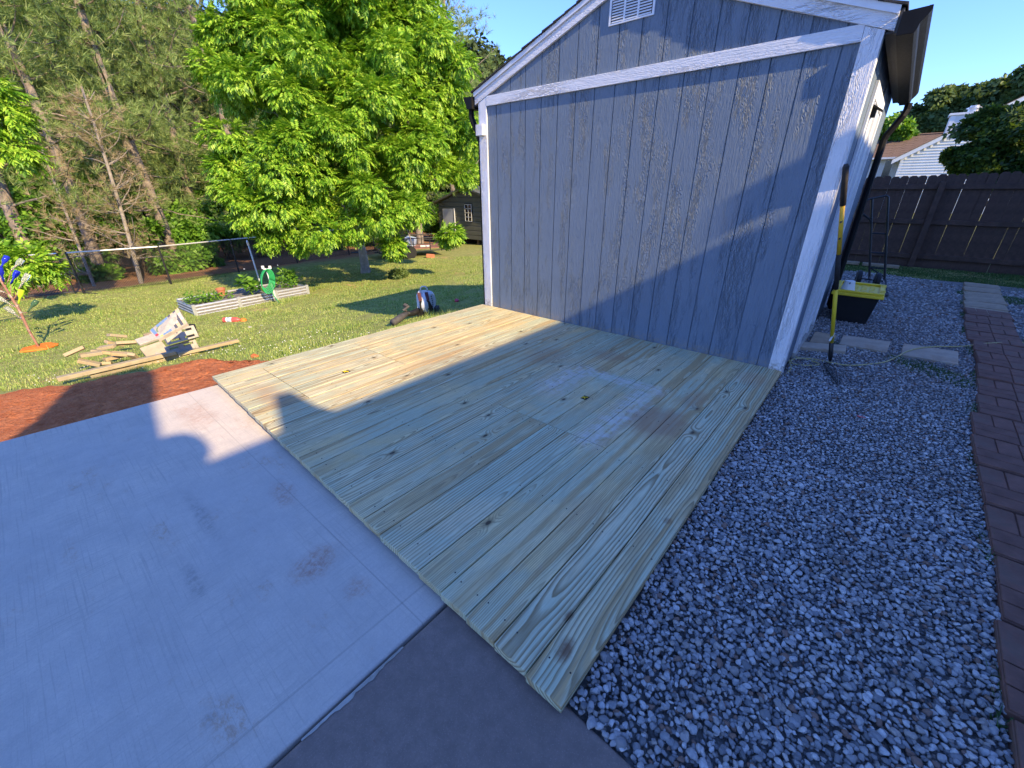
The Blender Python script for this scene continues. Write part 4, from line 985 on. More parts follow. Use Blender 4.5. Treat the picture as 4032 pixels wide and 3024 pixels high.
P, O = clump_points(cen, rad, 150, .58)
keep = P[:, 2] > T(P[:, 0]) + .8; P = P[keep]; O = O[keep]
tree_c = np.array(PB) + [0, 0, 3.8]
out = norm(P - tree_c); fw = norm(out * [1, 1, .25]*.4 + O*1.1 + rdir(len(P)) * .7 + [0, 0, -.25])
V, F = scatter(CLF[0], CLF[1], P, fw, O*.6 + np.array([0, 0, .9]) + rdir(len(P))*.4, rng.uniform(.55, .98, len(P)))
fast_mesh('crown', V, F, M['pecan'], pec); print('pecan tris', len(F))
m = MB(); top = tr[-1]
for i in range(11):
    a = i*2.4; d = Vector((math.cos(a), math.sin(a), rng.uniform(.35, 1.6)))
    st = base.lerp(top, rng.uniform(.62, 1.0)); st = Vector((tr[3 if i % 2 else 4]))
    pts = limb(m, st, d, rng.uniform(2.6, 4.0), .085, .022, 8, .5, .25)
    for j in (3, 4, 5, 6, 7):
        d2 = (pts[j] - pts[j-1]).normalized() + Vector(rng.normal(size=3))*.7; q = limb(m, pts[j], d2, rng.uniform(.8, 1.5), .03, .008, 5, .6)
        for jj in (2, 4): limb(m, q[jj], Vector(rng.normal(size=3)) + Vector((0, 0, -.1)), rng.uniform(.5, 1.0), .010, .004, 3, .4)
tag(m.build('limbs', M['greybark'], pec, smooth=True), kind='stuff')

# --- pines
PINE_BR = [0]
def pine(x, y, H, rw, n_wh, low_h, name='pine_tree', label='', group='tall pines beyond the chain-link fence', dens=1., lean=(0, 0), mat='pine', tuft=TUFT, barkm='pinebark', cat='pine tree', ts=1.):
    z0 = float(T(x)) - .1
    t = empty(name, (x, y, z0), label, cat, group)
    m = MB(); n = 9; ax = lambda h: Vector((x + lean[0]*h + .12*math.sin(h*.5+x), y + lean[1]*h + .12*math.cos(h*.4+y), z0 + h))
    m.tube([ax(H*i/n) for i in range(n+1)], list(np.linspace(.19*H/16, .03, n+1)), 8, cap=False); m.build('trunk', M[barkm], t, smooth=True)
    br = MB(); TP = []; TD = []
    for k in range(n_wh):
        h = low_h + (H - low_h) * (k / n_wh) ** .95 + rng.uniform(-.15, .15); f = (H - h) / (H - low_h)
        L = rw * (.30 + .75 * min(1, f*1.5) * (.65 + .35*rng.random()))
        for j in range(rng.integers(4, 7)):
            a = rng.uniform(0, 6.283); up = rng.uniform(-.15, .35) + .4*(1-f)
            d = Vector((math.cos(a), math.sin(a), up)); l = L * rng.uniform(.65, 1.1)
            pts = limb(br, ax(h), d, l, .035*max(.4, l/2.5), .008, 6, .35, .3)
            for q in range(2, 7):
                m2 = int(max(2, 8 * dens * l / 2.4)); pq = np.array(pts[q]); dd = np.array((pts[q] - pts[q-1]).normalized())
                sp = .18 + .12*l
                TP.append(pq + rng.normal(size=(m2, 3))*sp*[1, 1, .45]); TD.append(np.tile(dd, (m2, 1)) + rng.normal(size=(m2, 3))*.55 + [0, 0, .25])
    TP = np.concatenate(TP); TD = np.concatenate(TD)
    V, F = scatter(tuft[0], tuft[1], TP, TD, np.array([0, 0, 1.]) + rdir(len(TP))*.3, rng.uniform(.85, 1.35, len(TP))*ts)
    fast_mesh('crown', V, F, M[mat], t)
    tag(br.build('branches', M[barkm], t, smooth=True), kind='stuff')
    PINE_BR[0] += len(F); return t
PL = [(330, 21.5, 15, 2.6, 'leaning pine with a pale trunk at the left, behind the gate'), (640, 23, 17, 2.9, 'tall pine whose pale trunk shows between the dead pine and the bright tree'), (80, 22, 16, 3.0, 'pine at the left edge of the view with full green boughs'),
      (480, 26, 18, 3.2, 'pine behind the reddish dead pine'), (800, 26, 18, 3.0, 'pine just left of the bright green crown'), (200, 27, 19, 3.2, 'pine second from the left edge in the rear row'),
      (980, 25, 17, 3.0, 'pine mostly hidden behind the left side of the bright crown'), (-100, 26, 18, 3.2, 'pine cut by the left edge of the view, rear row'), (1150, 29, 19, 3.3, 'pine behind the middle of the bright crown'),
      (1800, 25.5, 16.5, 3.2, 'pine standing against the sky between the bright tree and the shed'), (1650, 24.5, 17.5, 3.2, 'pine rising behind the right edge of the bright crown'), (1400, 28, 18, 3.2, 'pine behind the right half of the bright crown'), (620, 31, 20, 3.6, 'rear pine above the dead pine'), (350, 32, 20, 3.6, 'rear pine above the gate'), (900, 32, 20, 3.6, 'rear pine left of the bright crown'), (60, 32, 20, 3.6, 'rearmost pine at the far left')]
for u, r_, H, rw, lb in PL:
    X = on_r(u, 900, r_); pine(X[0], X[1], H, rw, int(15*H/16), 2.6 if u not in (1800, 1650) else 3.4, label=lb, dens=1.0 if r_ < 28 else .8, lean=(rng.uniform(-.03, .03), rng.uniform(-.03, .03)), ts=1.0 if r_ < 28 else 1.25)
X = on_r(470, 900, 19.2)
DT = tuft_template(9, .20, .012)
dp = pine(X[0], X[1], 5.8, 1.4, 11, .8, label='dead pine with bare rust-brown twigs in front of the green pines', group='dead trees', dens=.75, mat='dry', tuft=DT, barkm='greybark', cat='dead tree', lean=(-.05, .06))
X = on_r(330, 1000, 20.2)
dp = pine(X[0], X[1], 4.2, 1.1, 7, .6, label='small brown dead sapling in front of the vines left of the dead pine', group='dead trees', dens=.6, mat='dry', tuft=DT, barkm='greybark', cat='dead tree')
print('pine tris', PINE_BR[0])

# --- understory shrubs and vines behind the fence
def shrub(u, v, r_, s_, name, label, mat='vine', per=120, k=9, size=.17, group='leafy shrubs and vines behind the fence', cat='shrub', zs=.8, tall=None):
    s_ = s_*(1.2 if r_ > 15 else 1); r_ = r_ + (4.4 if r_ > 15 else 0); c0 = on_r(u, v, r_); zg = float(T(c0[0])); c0[2] = max(c0[2], zg + s_*.35); t = empty(name, (c0[0], c0[1], zg), label, cat, group)
    C = []; Rr = []
    for _ in range(k):
        d = rdir(1)[0]*s_*rng.uniform(.2, .9)*np.array([1, 1, zs]); C.append(c0 + d); Rr.append(np.array([1, 1, .75])*s_*rng.uniform(.25, .5))
    Pp, Oo = clump_points(C, Rr, per, .3); kp = Pp[:, 2] > zg + .02; Pp = Pp[kp]; Oo = Oo[kp]
    tv, tf = leaf_template(6, size, size*.62)
    V, F = scatter(tv, tf, Pp, rdir(len(Pp)), norm(Oo + [-.1, -.2, .8]), rng.uniform(.7, 1.3, len(Pp)))
    o = fast_mesh('foliage', V, F, M[mat], t)
    m = MB()
    for _ in range(4): limb(m, (c0[0]+rng.uniform(-.15, .15), c0[1]+rng.uniform(-.15, .15), zg-.05), Vector((rng.uniform(-.5, .5), rng.uniform(-.5, .5), 1)), max(.4, c0[2]-zg+s_*.5), .03, .008, 5, .5)
    m.build('stems', M['bark'], t); return len(F)
tot = 0
for a in [(60, 800, 19.0, 1.5, 'shrub', 'dark leafy shrub at the far left above the white gate rail'), (230, 900, 18.6, 1.3, 'shrub', 'bright vine covered bush just left of the dead pine'), (520, 960, 18.0, 1.0, 'shrub', 'bright green bush below the dead pine'),
          (640, 1030, 17.2, .75, 'shrub', 'low bright bush directly behind the second fence post'), (720, 900, 19.5, 1.3, 'shrub', 'leafy bush under the pine left of the bright tree'), (780, 1020, 17.8, .6, 'shrub', 'low bush behind the white pole'),
          (380, 1080, 17.0, .5, 'shrub', 'low leafy bush just right of the gate posts'), (120, 1010, 18.2, 1.0, 'shrub', 'dark bush behind the chain-link gate'), (480, 840, 20, 1.1, 'shrub', 'leaf mass among the dead twigs'),
          (320, 760, 20.5, 1.2, 'shrub', 'tall vine clump left of the dead pine'), (850, 840, 21, 1.4, 'shrub', 'shaded bush at the foot of the pine beside the bright tree'), (1020, 950, 20.5, 1.2, 'shrub', 'shaded bush under the bright tree on its left'),
          (1250, 930, 22, 1.5, 'shrub', 'dark bush seen under the bright crown'), (1500, 900, 23, 1.6, 'shrub', 'dark bush behind the trunk of the bright tree'), (1700, 860, 25, 1.6, 'shrub', 'bush between the trailer and the grey metal shed')]:
    tot += shrub(*a, per=130)
tot += shrub(1560, 1085, 14.6, .34, 'shrub', 'small dark bush at the foot of the bright tree trunk', mat='oak', per=150, k=6, size=.09, zs=.5)
print('shrub tris', tot)
# distant wood behind everything
V = []; C = []; Rr = []
for a in np.linspace(-.25, 1.62, 60):
    for h in (1.2, 4., 7.5, 11.):
        if a > .78 and h > 2.5: continue
        d_ = 39 + rng.uniform(-3, 3); an = 1.5708 + .7084 - .0 + (.80 - a*1.0); x_ = CAM[0] + math.cos(an)*d_; y_ = CAM[1] + math.sin(an)*d_
        if x_ > -6: continue
        C.append(np.array([x_, y_, h - 1.5])); Rr.append(np.array([2.2, 2.2, 2.2])*rng.uniform(.8, 1.2))
Pp, Oo = clump_points(C, Rr, 230, .5); tv, tf = leaf_template(6, .50, .26)
V, F = scatter(tv, tf, Pp, rdir(len(Pp)), norm(Oo + [0, 0, .6]), rng.uniform(.7, 1.3, len(Pp)))
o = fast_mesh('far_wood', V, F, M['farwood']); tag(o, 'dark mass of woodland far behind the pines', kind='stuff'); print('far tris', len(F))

# --- small leafy tree reaching in from the left edge
sx = on_r(-260, 1180, 13.9); stt = empty('small_tree', (sx[0], sx[1], T(sx[0])), 'small bright tree at the left edge with leafy branches hanging behind the bottle tree', 'tree')
C = []; Rr = []
for u, v, r_, s_, k in [(-20, 380, 12.3, .42, 6), (20, 470, 12.3, .34, 5), (50, 560, 12.2, .26, 4), (90, 610, 12.2, .14, 2), (-90, 480, 12.4, .6, 6), (0, 990, 12.0, .26, 4), (80, 1030, 11.9, .26, 4), (150, 1045, 11.9, .18, 3), (205, 1075, 11.9, .08, 1), (50, 1090, 11.9, .12, 2), (-200, 700, 12.4, .8, 7)]:
    c0 = on_r(u, v, r_)
    c0 = on_r(u, v, r_ + 1.6)
    for _ in range(k): C.append(c0 + rdir(1)[0]*s_*rng.uniform(.1, .7)); Rr.append(np.array([1, 1, .7])*rng.uniform(.14, .26))
Pp, Oo = clump_points(C, Rr, 20, .3)
V, F = scatter(CLF[0], CLF[1], Pp, norm(Oo + [.2, 0, -.2] + rdir(len(Pp))*.7), np.array([0, 0, 1.]) + rdir(len(Pp))*.3, rng.uniform(.7, 1.05, len(Pp)))
fast_mesh('crown', V, F, M['pecan'], stt)
m = MB(); b0 = Vector((sx[0], sx[1], T(sx[0])-.1)); m.tube([b0, b0 + Vector((.05, 0, 1.2)), b0 + Vector((.0, .1, 3.4))], [.10, .07, .04], 8); m.build('trunk', M['greybark'], stt)
m = MB()
for c0 in C[::3]:
    s_ = b0 + Vector((.03, .02, min(3.2, max(.5, c0[2]-b0.z-.4)))); mid = s_.lerp(Vector(c0), .5) + Vector((0, 0, .12)); m.tube([s_, mid, Vector(c0)], [.022, .013, .005], 5, cap=False)
tag(m.build('limbs', M['greybark'], stt), kind='stuff')

# --- trees on the right behind the neighbour's house
def broad(name, label, lobes, mat, per, size, trunk, group=None, leafn=6, trunk_r=.25, cat='tree', cl=9, tm='bark'):
    C = []; Rr = []
    for u, v, r_, s_ in lobes:
        c0 = on_r(u, v, r_)
        for _ in range(cl): C.append(c0 + rdir(1)[0]*s_*rng.uniform(.3, .95)*[1, 1, .8]); Rr.append(np.array([1, 1, .62])*s_*rng.uniform(.20, .42))
    tu, tv_, trr = trunk; b = on_r(tu, tv_, trr); zg = -.1; t = empty(name, (b[0], b[1], zg), label, cat, group)
    Pp, Oo = clump_points(C, Rr, per, .3); tv, tf = leaf_template(leafn, size, size*.6)
    V, F = scatter(tv, tf, Pp, rdir(len(Pp)), norm(Oo + [0, 0, .8]), rng.uniform(.7, 1.3, len(Pp)))
    fast_mesh('crown', V, F, M[mat], t); print(name, len(F))
    cc = np.mean(C, 0); m = MB(); m.tube([(b[0], b[1], zg-.2), (b[0], b[1], zg + (cc[2]-zg)*.5), (b[0]*.6+cc[0]*.4, b[1]*.6+cc[1]*.4, cc[2])], [trunk_r, trunk_r*.7, trunk_r*.4], 8); m.build('trunk', M[tm], t)
    m = MB()
    for i in range(0, len(C), 3):
        s_ = Vector((b[0], b[1], zg + (cc[2]-zg)*rng.uniform(.3, .8))); e = Vector(C[i]); m.tube([s_, s_.lerp(e, .5) + Vector((0, 0, .1*trunk_r/.25)), e], [trunk_r*.35, trunk_r*.2, trunk_r*.06], 5, cap=False)
    tag(m.build('limbs', M[tm], t), kind='stuff')
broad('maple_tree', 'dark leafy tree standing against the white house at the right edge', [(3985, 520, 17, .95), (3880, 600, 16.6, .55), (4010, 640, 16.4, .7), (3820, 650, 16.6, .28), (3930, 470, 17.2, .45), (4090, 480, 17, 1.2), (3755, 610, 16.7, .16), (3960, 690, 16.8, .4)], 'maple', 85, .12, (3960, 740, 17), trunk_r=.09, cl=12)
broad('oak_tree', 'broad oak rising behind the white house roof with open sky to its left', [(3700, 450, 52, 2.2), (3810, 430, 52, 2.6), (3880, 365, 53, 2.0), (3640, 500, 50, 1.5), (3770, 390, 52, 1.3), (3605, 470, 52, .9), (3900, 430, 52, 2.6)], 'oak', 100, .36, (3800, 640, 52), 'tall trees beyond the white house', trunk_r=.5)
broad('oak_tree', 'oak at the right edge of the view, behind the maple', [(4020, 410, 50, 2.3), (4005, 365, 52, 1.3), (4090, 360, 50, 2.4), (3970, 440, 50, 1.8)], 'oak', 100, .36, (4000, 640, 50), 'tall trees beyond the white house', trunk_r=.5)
broad('leafy_tree', 'sunlit bright green tree glimpsed under the shed gutter beside the downspout', [(3500, 520, 44, 1.5), (3555, 530, 44, 1.0), (3470, 560, 44, 1.2)], 'vine', 70, .30, (3500, 640, 44), 'tall trees beyond the white house', trunk_r=.2)
# ================================================================== CHAIN-LINK FENCE AND GATE
FP = [(-14.62, -2.93), (-14.12, -.81), (-14.8, 1.49), (-15.44, 4.01), (-16.08, 6.84), (-16.7, 9.6), (-17.3, 12.4)]
cf = empty('chain_link_fence', (-14.6, -2.93, T(-14.6)), 'black chain-link fence with a shiny silver top rail running along the edge of the woods', 'fence')
FH = 1.22
def link_panel(a, b, H, parent, z_off=.05, step=.062):
    a = np.array([a[0], a[1], T(a[0])+z_off]); b = np.array([b[0], b[1], T(b[0])+z_off]); L = np.linalg.norm((b-a)[:2]); m = MB()
    def pt(s, z): return a + (b-a)*(s/L) + np.array([0, 0, z])
    w_ = .0036
    for sg in (1, -1):
        s = -H if sg > 0 else 0
        while s < (L if sg > 0 else L + H):
            s0, s1 = (s, s+H) if sg > 0 else (s, s-H); z0, z1 = 0, H
            lo, hi = (s0, s1) if sg > 0 else (s1, s0)
            def clip(sa, za, sb, zb):
                if sa < 0: t = (0-sa)/(sb-sa); sa, za = 0, za + (zb-za)*t
                if sa > L: t = (L-sa)/(sb-sa); sa, za = L, za + (zb-za)*t
                if sb < 0: t = (0-sa)/(sb-sa); sb, zb = 0, za + (zb-za)*t
                if sb > L: t = (L-sa)/(sb-sa); sb, zb = L, za + (zb-za)*t
                return sa, za, sb, zb
            if hi > 0 and lo < L:
                sa, za, sb, zb = clip(s0, z0, s1, z1)
                if abs(sb-sa) > .01:
                    p, q = pt(sa, za), pt(sb, zb); m.add([p + [w_, 0, w_], p - [-w_, 0, w_], q - [-w_, 0, w_], q + [w_, 0, w_]], [(0, 1, 2, 3)]); m.add([p + [-w_, w_, 0], p + [-w_, -w_, 0], q + [-w_, -w_, 0], q + [-w_, w_, 0]], [(0, 1, 2, 3)])
            s += step
    return tag(m.build('mesh_panel', M['black'], parent), kind='stuff')
for i, (x, y) in enumerate(FP):
    z = float(T(x)); MB().tube([(x, y, z-.1), (x, y, z+FH+.03)], .028, 8).build('post', M['black'], cf, own_origin=True)
for (a, b) in zip(FP[:-1], FP[1:]):
    za, zb = float(T(a[0]))+FH, float(T(b[0]))+FH
    MB().tube([(a[0], a[1], za), (b[0], b[1], zb)], .022, 8).build('top_rail', M['rail'], cf, own_origin=True)
    link_panel(a, b, FH-.05, cf)
    MB().tube([(a[0], a[1], za-FH+.06), (b[0], b[1], zb-FH+.06)], .006, 4).build('tension_wire', M['black'], cf)
gt = empty('chain_link_gate', (-14.7, -3.2, T(-14.7)), 'chain-link gate with silver cross rails at the left end of the fence', 'gate')
ga, gb_ = (-14.72, -3.12), (-15.3, -5.2); z = float(T(-14.7))
for p in (ga, gb_): MB().tube([(p[0], p[1], z+.05), (p[0], p[1], z+FH)], .026, 8).build('upright', M['black'], gt)
for h in (FH, .62, .08): MB().tube([(ga[0], ga[1], z+h), (gb_[0], gb_[1], z+h)], .020, 6).build('cross_rail', M['rail'] if h > .1 else M['black'], gt)
link_panel(ga, gb_, FH-.08, gt, .06)
MB().tube([(ga[0]+.02, ga[1], z+.1), (ga[0]+.55, ga[1]+.45, z+.02)], .015, 5).build('drop_brace', M['black'], gt)
X = on_r(213*1.0, 1022, 19.5)
# ================================================================== THINGS ON THE LAWN
def gz(x): return float(T(x))
# raised garden bed
a = np.array(at(772, 1243)); b = np.array(at(1213, 1158)); d = (b-a); d[2] = 0; Lb = np.linalg.norm(d); d /= Lb; nrm = np.array([-d[1], d[0], 0]);
if nrm[0] > 0: nrm = -nrm
bed = empty('raised_garden_bed', a, 'long raised garden bed of corrugated galvanised metal with plants growing in it', 'garden bed')
zb = float(a[2]) - .03; Hb = .27
def corr(p, q, name='side_panel'):
    m = MB(); n_w = 40; p = np.array(p); q = np.array(q); dd = q-p; nn = np.array([dd[1], -dd[0], 0]); nn /= np.linalg.norm(nn); V = []
    for i in range(n_w+1):
        h = Hb*i/n_w; o = .014*math.sin(h/.075*2*math.pi)
        V += [p*[1,1,0] + [0,0,zb+h] + nn*o, q*[1,1,0] + [0,0,zb+h] + nn*o]
    m.add(V, [(2*i, 2*i+1, 2*i+3, 2*i+2) for i in range(n_w)]); return m.build(name, M['galv'], bed, solid=.004, own_origin=True)
fr0 = [0, .355, .69, 1.0]
for i in range(3): corr(a + d*Lb*fr0[i] + d*.03, a + d*Lb*fr0[i+1] - d*.03)
back = 1.15
corr(a, a + nrm*back); corr(b, b + nrm*back); corr(a + nrm*back, b + nrm*back)
for f_ in fr0:
    p = a + d*Lb*f_; m = MB(); m.obox((p[0]+.02, p[1], zb+Hb/2+.012), (.05, .075, Hb+.03), (0, 0, math.atan2(d[1], d[0]) - math.pi/2)); m.build('corner_post', M['galv'], bed, bevel=.004, seg=1, own_origin=True)
c4 = [a, b, b + nrm*back, a + nrm*back]; MB().prism([(p[0], p[1], zb+.02) for p in c4], (0, 0, Hb-.07)).build('soil', M['gravelbed'], bed)
def plant(pos, name, label, h, n, size, mat='vine', cat='plant', group='plants in the raised garden bed', spread=.3):
    t = empty(name, pos, label, cat, group); m = MB(); P = []; 
    for i in range(n):
        q = Vector(pos) + Vector((rng.uniform(-1, 1)*spread, rng.uniform(-1, 1)*spread, h*rng.uniform(.4, 1))); m.tube([Vector(pos), Vector(pos).lerp(q, .6) + Vector((0, 0, .04)), q], [.008, .006, .003], 4, cap=False); P.append(q)
    m.build('stem', M['vine'], t)
    P = np.array(P); P = np.repeat(P, 5, 0) + rng.normal(size=(len(P)*5, 3))*.05; tv, tf = leaf_template(5, size, size*.6)
    V, F = scatter(tv, tf, P, rdir(len(P)), norm(rdir(len(P))*.4 + [0, 0, 1]), rng.uniform(.7, 1.2, len(P))); fast_mesh('leaves', V, F, M[mat], t)
zt = zb + Hb - .06
for f_, bk_, h, n, s_, sp_, lb in [(.08, .35, .18, 10, .09, .28, 'bushy low plant at the left end of the raised bed'), (.25, .3, .14, 7, .08, .26, 'low spreading plant left of the terracotta pot in the bed'), (.52, .25, .42, 5, .16, .12, 'tall broad-leaved plant in the middle of the raised bed'),
                            (.85, .4, .22, 6, .10, .22, 'leafy plant at the right end of the raised bed behind the hose stand'), (.98, .75, .36, 6, .13, .2, 'tallest plant at the far right corner of the raised bed')]:
    p = a + d*Lb*f_ + nrm*back*bk_; plant((p[0], p[1], zt), 'bed_plant', lb, h, n, s_, spread=sp_)
p = a + d*Lb*.30 + nrm*back*.75; pp = on_r(868, 1140, np.hypot(*(p-CAM)[:2]))
tag(MB().lathe([(.075, 0), (.10, .17), (.115, .17), (.115, .21), (.095, .21), (.07, .05)], (pp[0], pp[1], zt+.0), k=16).build('terracotta_pot', M['terra']), 'small terracotta pot standing among the plants of the raised bed', 'pot')
# white pole and hose stand
p = at(1035, 1147); q = on_r(972, 945, float(np.hypot(*(p-CAM)[:2])))
wp = empty('white_pole', p, 'slim white pole standing upright behind the raised bed', 'pole')
MB().tube([p, np.array(p)*.06 + q*.94], .022, 8).build('shaft', M['white_pvc'], wp, smooth=True); MB().tube([np.array(p)*.10 + q*.90, np.array(p)*.04 + q*.96, q], [.034, .034, .018], 8).build('cap', M['galv'], wp)
p = np.array(at(1092, 1192)); rr_ = float(np.hypot(*(p-CAM)[:2])); q = on_r(1050, 1062, rr_)
hp = empty('hose_stand', p, 'white pipe stand holding a coil of green garden hose against the raised bed', 'hose stand')
MB().tube([p - [0, 0, .05], q], .026, 8).build('pipe', M['white_pvc'], hp, smooth=True); q2 = on_r(1052, 1125, rr_)
for du in (-14, 14): e = on_r(1050+du, 1058, rr_); MB().tube([q + (e-q)*.05, e], .024, 8).tube([e, e + [0, 0, .07]], .035, 8).build('hook', M['white_pvc'], hp)
m = MB()
for k in range(5):
    pts = []
    for i in range(25):
        t = 2*math.pi*i/24; pts.append(on_r(1050 + 3*k - 6 + (18 + 2*k)*math.cos(t), 1100 + k*2 + (36 + k*3)*math.sin(t), rr_ - .05 - .012*k))
    m.tube(pts, .014, 5)
m.tube([on_r(1062, 1130, rr_-.06), on_r(1078, 1165, rr_-.08), on_r(1098, 1190, rr_-.1), on_r(1120, 1196, rr_-.1)], .012, 5)
m.build('green_hose', M['green_hose'], hp, smooth=True)
# red soda bottle in the grass
X = np.array(at(915, 1268)); Y_ = np.array(at(962, 1265)); ax = norm((Y_-X)*[1, 1, 0]); X[2] += .05
sb = empty('soda_bottle', X, 'large red plastic drink bottle with a white and blue label lying in the grass', 'bottle')
MB().lathe([(.02, -.19), (.055, -.17), (.058, -.10)], X, ax, 14).build('bottle_end', M['red'], sb, smooth=False)
MB().lathe([(.0585, -.10), (.0585, .02)], X, ax, 14).build('label_band', M['tag_white'], sb)
MB().lathe([(.040, -.075), (.0592, -.075), (.0592, -.02), (.04, -.02)], X, ax, 14).build('label_print', M['blue_tarp'], sb)
MB().lathe([(.058, .02), (.058, .10), (.045, .14), (.02, .18), (.016, .20)], X, ax, 14).build('bottle_body', M['red'], sb)
MB().lathe([(.02, .20), (.055, .22), (.06, .26), (.04, .30), (.01, .31)], X - [0, 0, .02], ax, 12).build('orange_cap_piece', M['orange'], sb)
# small litter / clods
X = at(1798, 1190); tag(MB().lathe([(.01, 0), (.035, .01), (.045, .035), (.04, .06), (.012, .075)], X, (.2, 0, 1), 12).build('ball', M['pink'], smooth=True), 'small crushed pinkish red ball in the shade near the shed corner', 'ball')
X = at(1005, 1409); tag(MB().obox(X + [0, 0, .02], (.09, .07, .05), (.2, .3, .5)).build('clay_clod', M['clay'], bevel=.02), 'orange clay clod in the grass near the deck corner', 'clod')
X = at(943, 1281); X = at(985, 1292); tag(MB().obox(X + [0, 0, .015], (.07, .05, .035), (.2, .1, .8)).build('pale_stone', M['block'], bevel=.012), 'small pale stone in the grass right of the red bottle', 'stone')
X = at(1695, 1014); tag(MB().obox(X + [0, 0, .07], (.38, .2, .16), (0, .1, .9)).build('clay_brick', M['terra'], bevel=.02), 'salmon coloured brick lying in the grass beside the trailer', 'brick')
# lumber beams
La, Lb_ = np.array(at(240, 1520)), np.array(at(955, 1352))
def beam(a_, b_, w_, h_, lift, off, name, label, mat='lumber', cat='board', group='loose lumber on the lawn'):
    a_ = np.array(a_); b_ = np.array(b_); dd = norm(b_-a_); sd = norm(np.cross(dd, [0, 0, 1])); a_ = a_ + sd*off + [0, 0, lift]; b_ = b_ + sd*off + [0, 0, lift]
    L_ = np.linalg.norm(b_-a_); me = MB().box(-w_/2, w_/2, -L_/2, L_/2, 0, h_)
    o = me.build(name, M[mat], bevel=.004, seg=1); o.location = (a_+b_)/2 + [0, 0, 0]; o.rotation_mode = 'QUATERNION'
    o.rotation_quaternion = Vector(dd).to_track_quat('Y', 'Z'); return tag(o, label, cat, group)
Dd = norm(Lb_-La)
beam(La, La + Dd*1.28, .085, .055, .075, .01, 'lumber_beam', 'long grey-yellow lumber beam, left one on top, its left half in shade')
beam(La + Dd*1.29, Lb_ - Dd*.05, .085, .045, .045, .01, 'lumber_beam', 'pale new lumber beam at the right end pointing at the wooden deck')
beam(La + Dd*.3, La + Dd*1.55, .05, .07, .0, -.02, 'lumber_beam', 'lower lumber beam lying under the other two')
# offcuts
OFF = [((345, 1482), .05, -.5, .3), ((395, 1470), .20, .2, .2), ((430, 1448), -.35, .5, .15), ((372, 1478), -.1, .9, .08), ((470, 1450), .4, .1, .05), ((505, 1446), -.2, .5, .1), ((535, 1432), .1, .3, .25), ((480, 1420), .5, .9, .2), ((500, 1408), .5, .7, .3), ((455, 1432), -.5, -.2, .18), ((545, 1440), 1.2, 1.4, .0), ((415, 1465), -.2, .2, .0)]
LBL = ['short grey wood offcut at the left end of the pile, tipped up', 'wood offcut with a red price tag, second from the left', 'top wood offcut of the left heap leaning right', 'wood offcut half buried at the front of the heap', 'flat wood offcut in the middle of the pile', 'wood offcut lying against the lumber beam', 'weathered offcut next to the white slabs', 'pale yellow offcut standing diagonally at the back', 'yellow offcut leaning beside the diagonal one', 'offcut under the yellow ones', 'square yellow block at the right end of the offcuts', 'dark tagged offcut at the bottom of the heap']
for (uv, az, tl, lf), lb in zip(OFF, LBL):
    X = np.array(at(*uv)); m = MB().obox((0, 0, 0), (.23, .10, .045)); o = m.build('wood_offcut', M['lumber'], bevel=.004, seg=1); o.location = X + [-.14, 0, .07 + lf*.85]; o.rotation_euler = (rng.uniform(-.5, .5), tl*.6, 1.45 + az); tag(o, lb, 'wood block', 'offcuts piled behind the lumber beam')
    s_ = MB().obox((0, 0, 0), (.0015, .05, .018)).build('price_tag', M['tag_white'], o); s_.location = (.1162, 0, .0)
    s_ = MB().obox((0, 0, 0), (.0012, .042, .012)).build('red_print', M['red'], o); s_.location = (.1175, 0, .0)
# cinder block, slabs, mosaic stone
def face4(c0, c1, c2, c3, th, back): return [np.array(c) for c in (c0, c1, c2, c3)]
X = np.array(at(735, 1398)); X[2] += .005
cb = MB(); az = -.12
hc = math.atan2(float(norm(Lb_-La)[1]), float(norm(Lb_-La)[0]))
def core_block(H):
    m = MB()
    for (x0, x1) in [(-.20, -.155), (-.030, .030), (.155, .20)]: m.box(x0, x1, -.095, .095, 0, H)
    for (y0, y1) in [(-.095, -.068), (-.036, .036), (.068, .095)]:
        for (x0, x1) in [(-.155, -.030), (.030, .155)]: m.box(x0, x1, y0, y1, 0, H)
    return m
m = core_block(.19)
o = m.build('cinder_block', M['block'], bevel=.004, seg=1); o.location = X + [-.10, .02, .30]; o.rotation_euler = (R(76), R(-4), hc + .0); tag(o, 'pale cinder block lying on its side with its hollow cores facing the slab', 'cinder block', 'concrete blocks piled on the lawn')
m = core_block(.09)
o = m.build('half_block', M['block'], bevel=.004, seg=1); o.location = X + [-.04, -.02, .10]; o.rotation_euler = (R(82), R(-5), hc + .0); tag(o, 'half height cinder block under the larger one', 'cinder block', 'concrete blocks piled on the lawn')
def slab(uv, size, eul, lift, label, mat='block', name='concrete_slab'):
    X = np.array(at(*uv)); o = MB().obox((0, 0, 0), size).build(name, M[mat], bevel=.006, seg=1); o.location = X + [0, 0, lift]; o.rotation_euler = eul; return tag(o, label, 'slab', 'concrete blocks piled on the lawn')
slab((620, 1405), (.30, .22, .045), (R(48), R(-6), hc + .15), .10, 'white concrete slab tilted against the pile, left of the cinder block', 'stone_grey')
slab((600, 1385), (.28, .18, .045), (R(20), R(-8), hc + .1), .20, 'flat pale slab resting on top of the white tilted slab', 'block')
slab((650, 1412), (.22, .12, .03), (R(25), R(20), hc - .2), .03, 'broken piece of pale slab at the foot of the tilted slab', 'block')
slab((700, 1385), (.24, .17, .04), (R(60), R(-8), hc + .05), .30, 'round-cornered pale slab standing above the cinder block', 'block')
slab((765, 1335), (.20, .26, .01), (R(70), R(15), hc + .4), .16, 'black plastic sheet piece standing behind the cinder block', 'black_plastic', 'plastic_sheet')
slab((610, 1352), (.20, .14, .05), (R(15), 0, hc + .3), .14, 'tan slab piece under the mosaic stone', 'paver_grey')
dM = 6.75
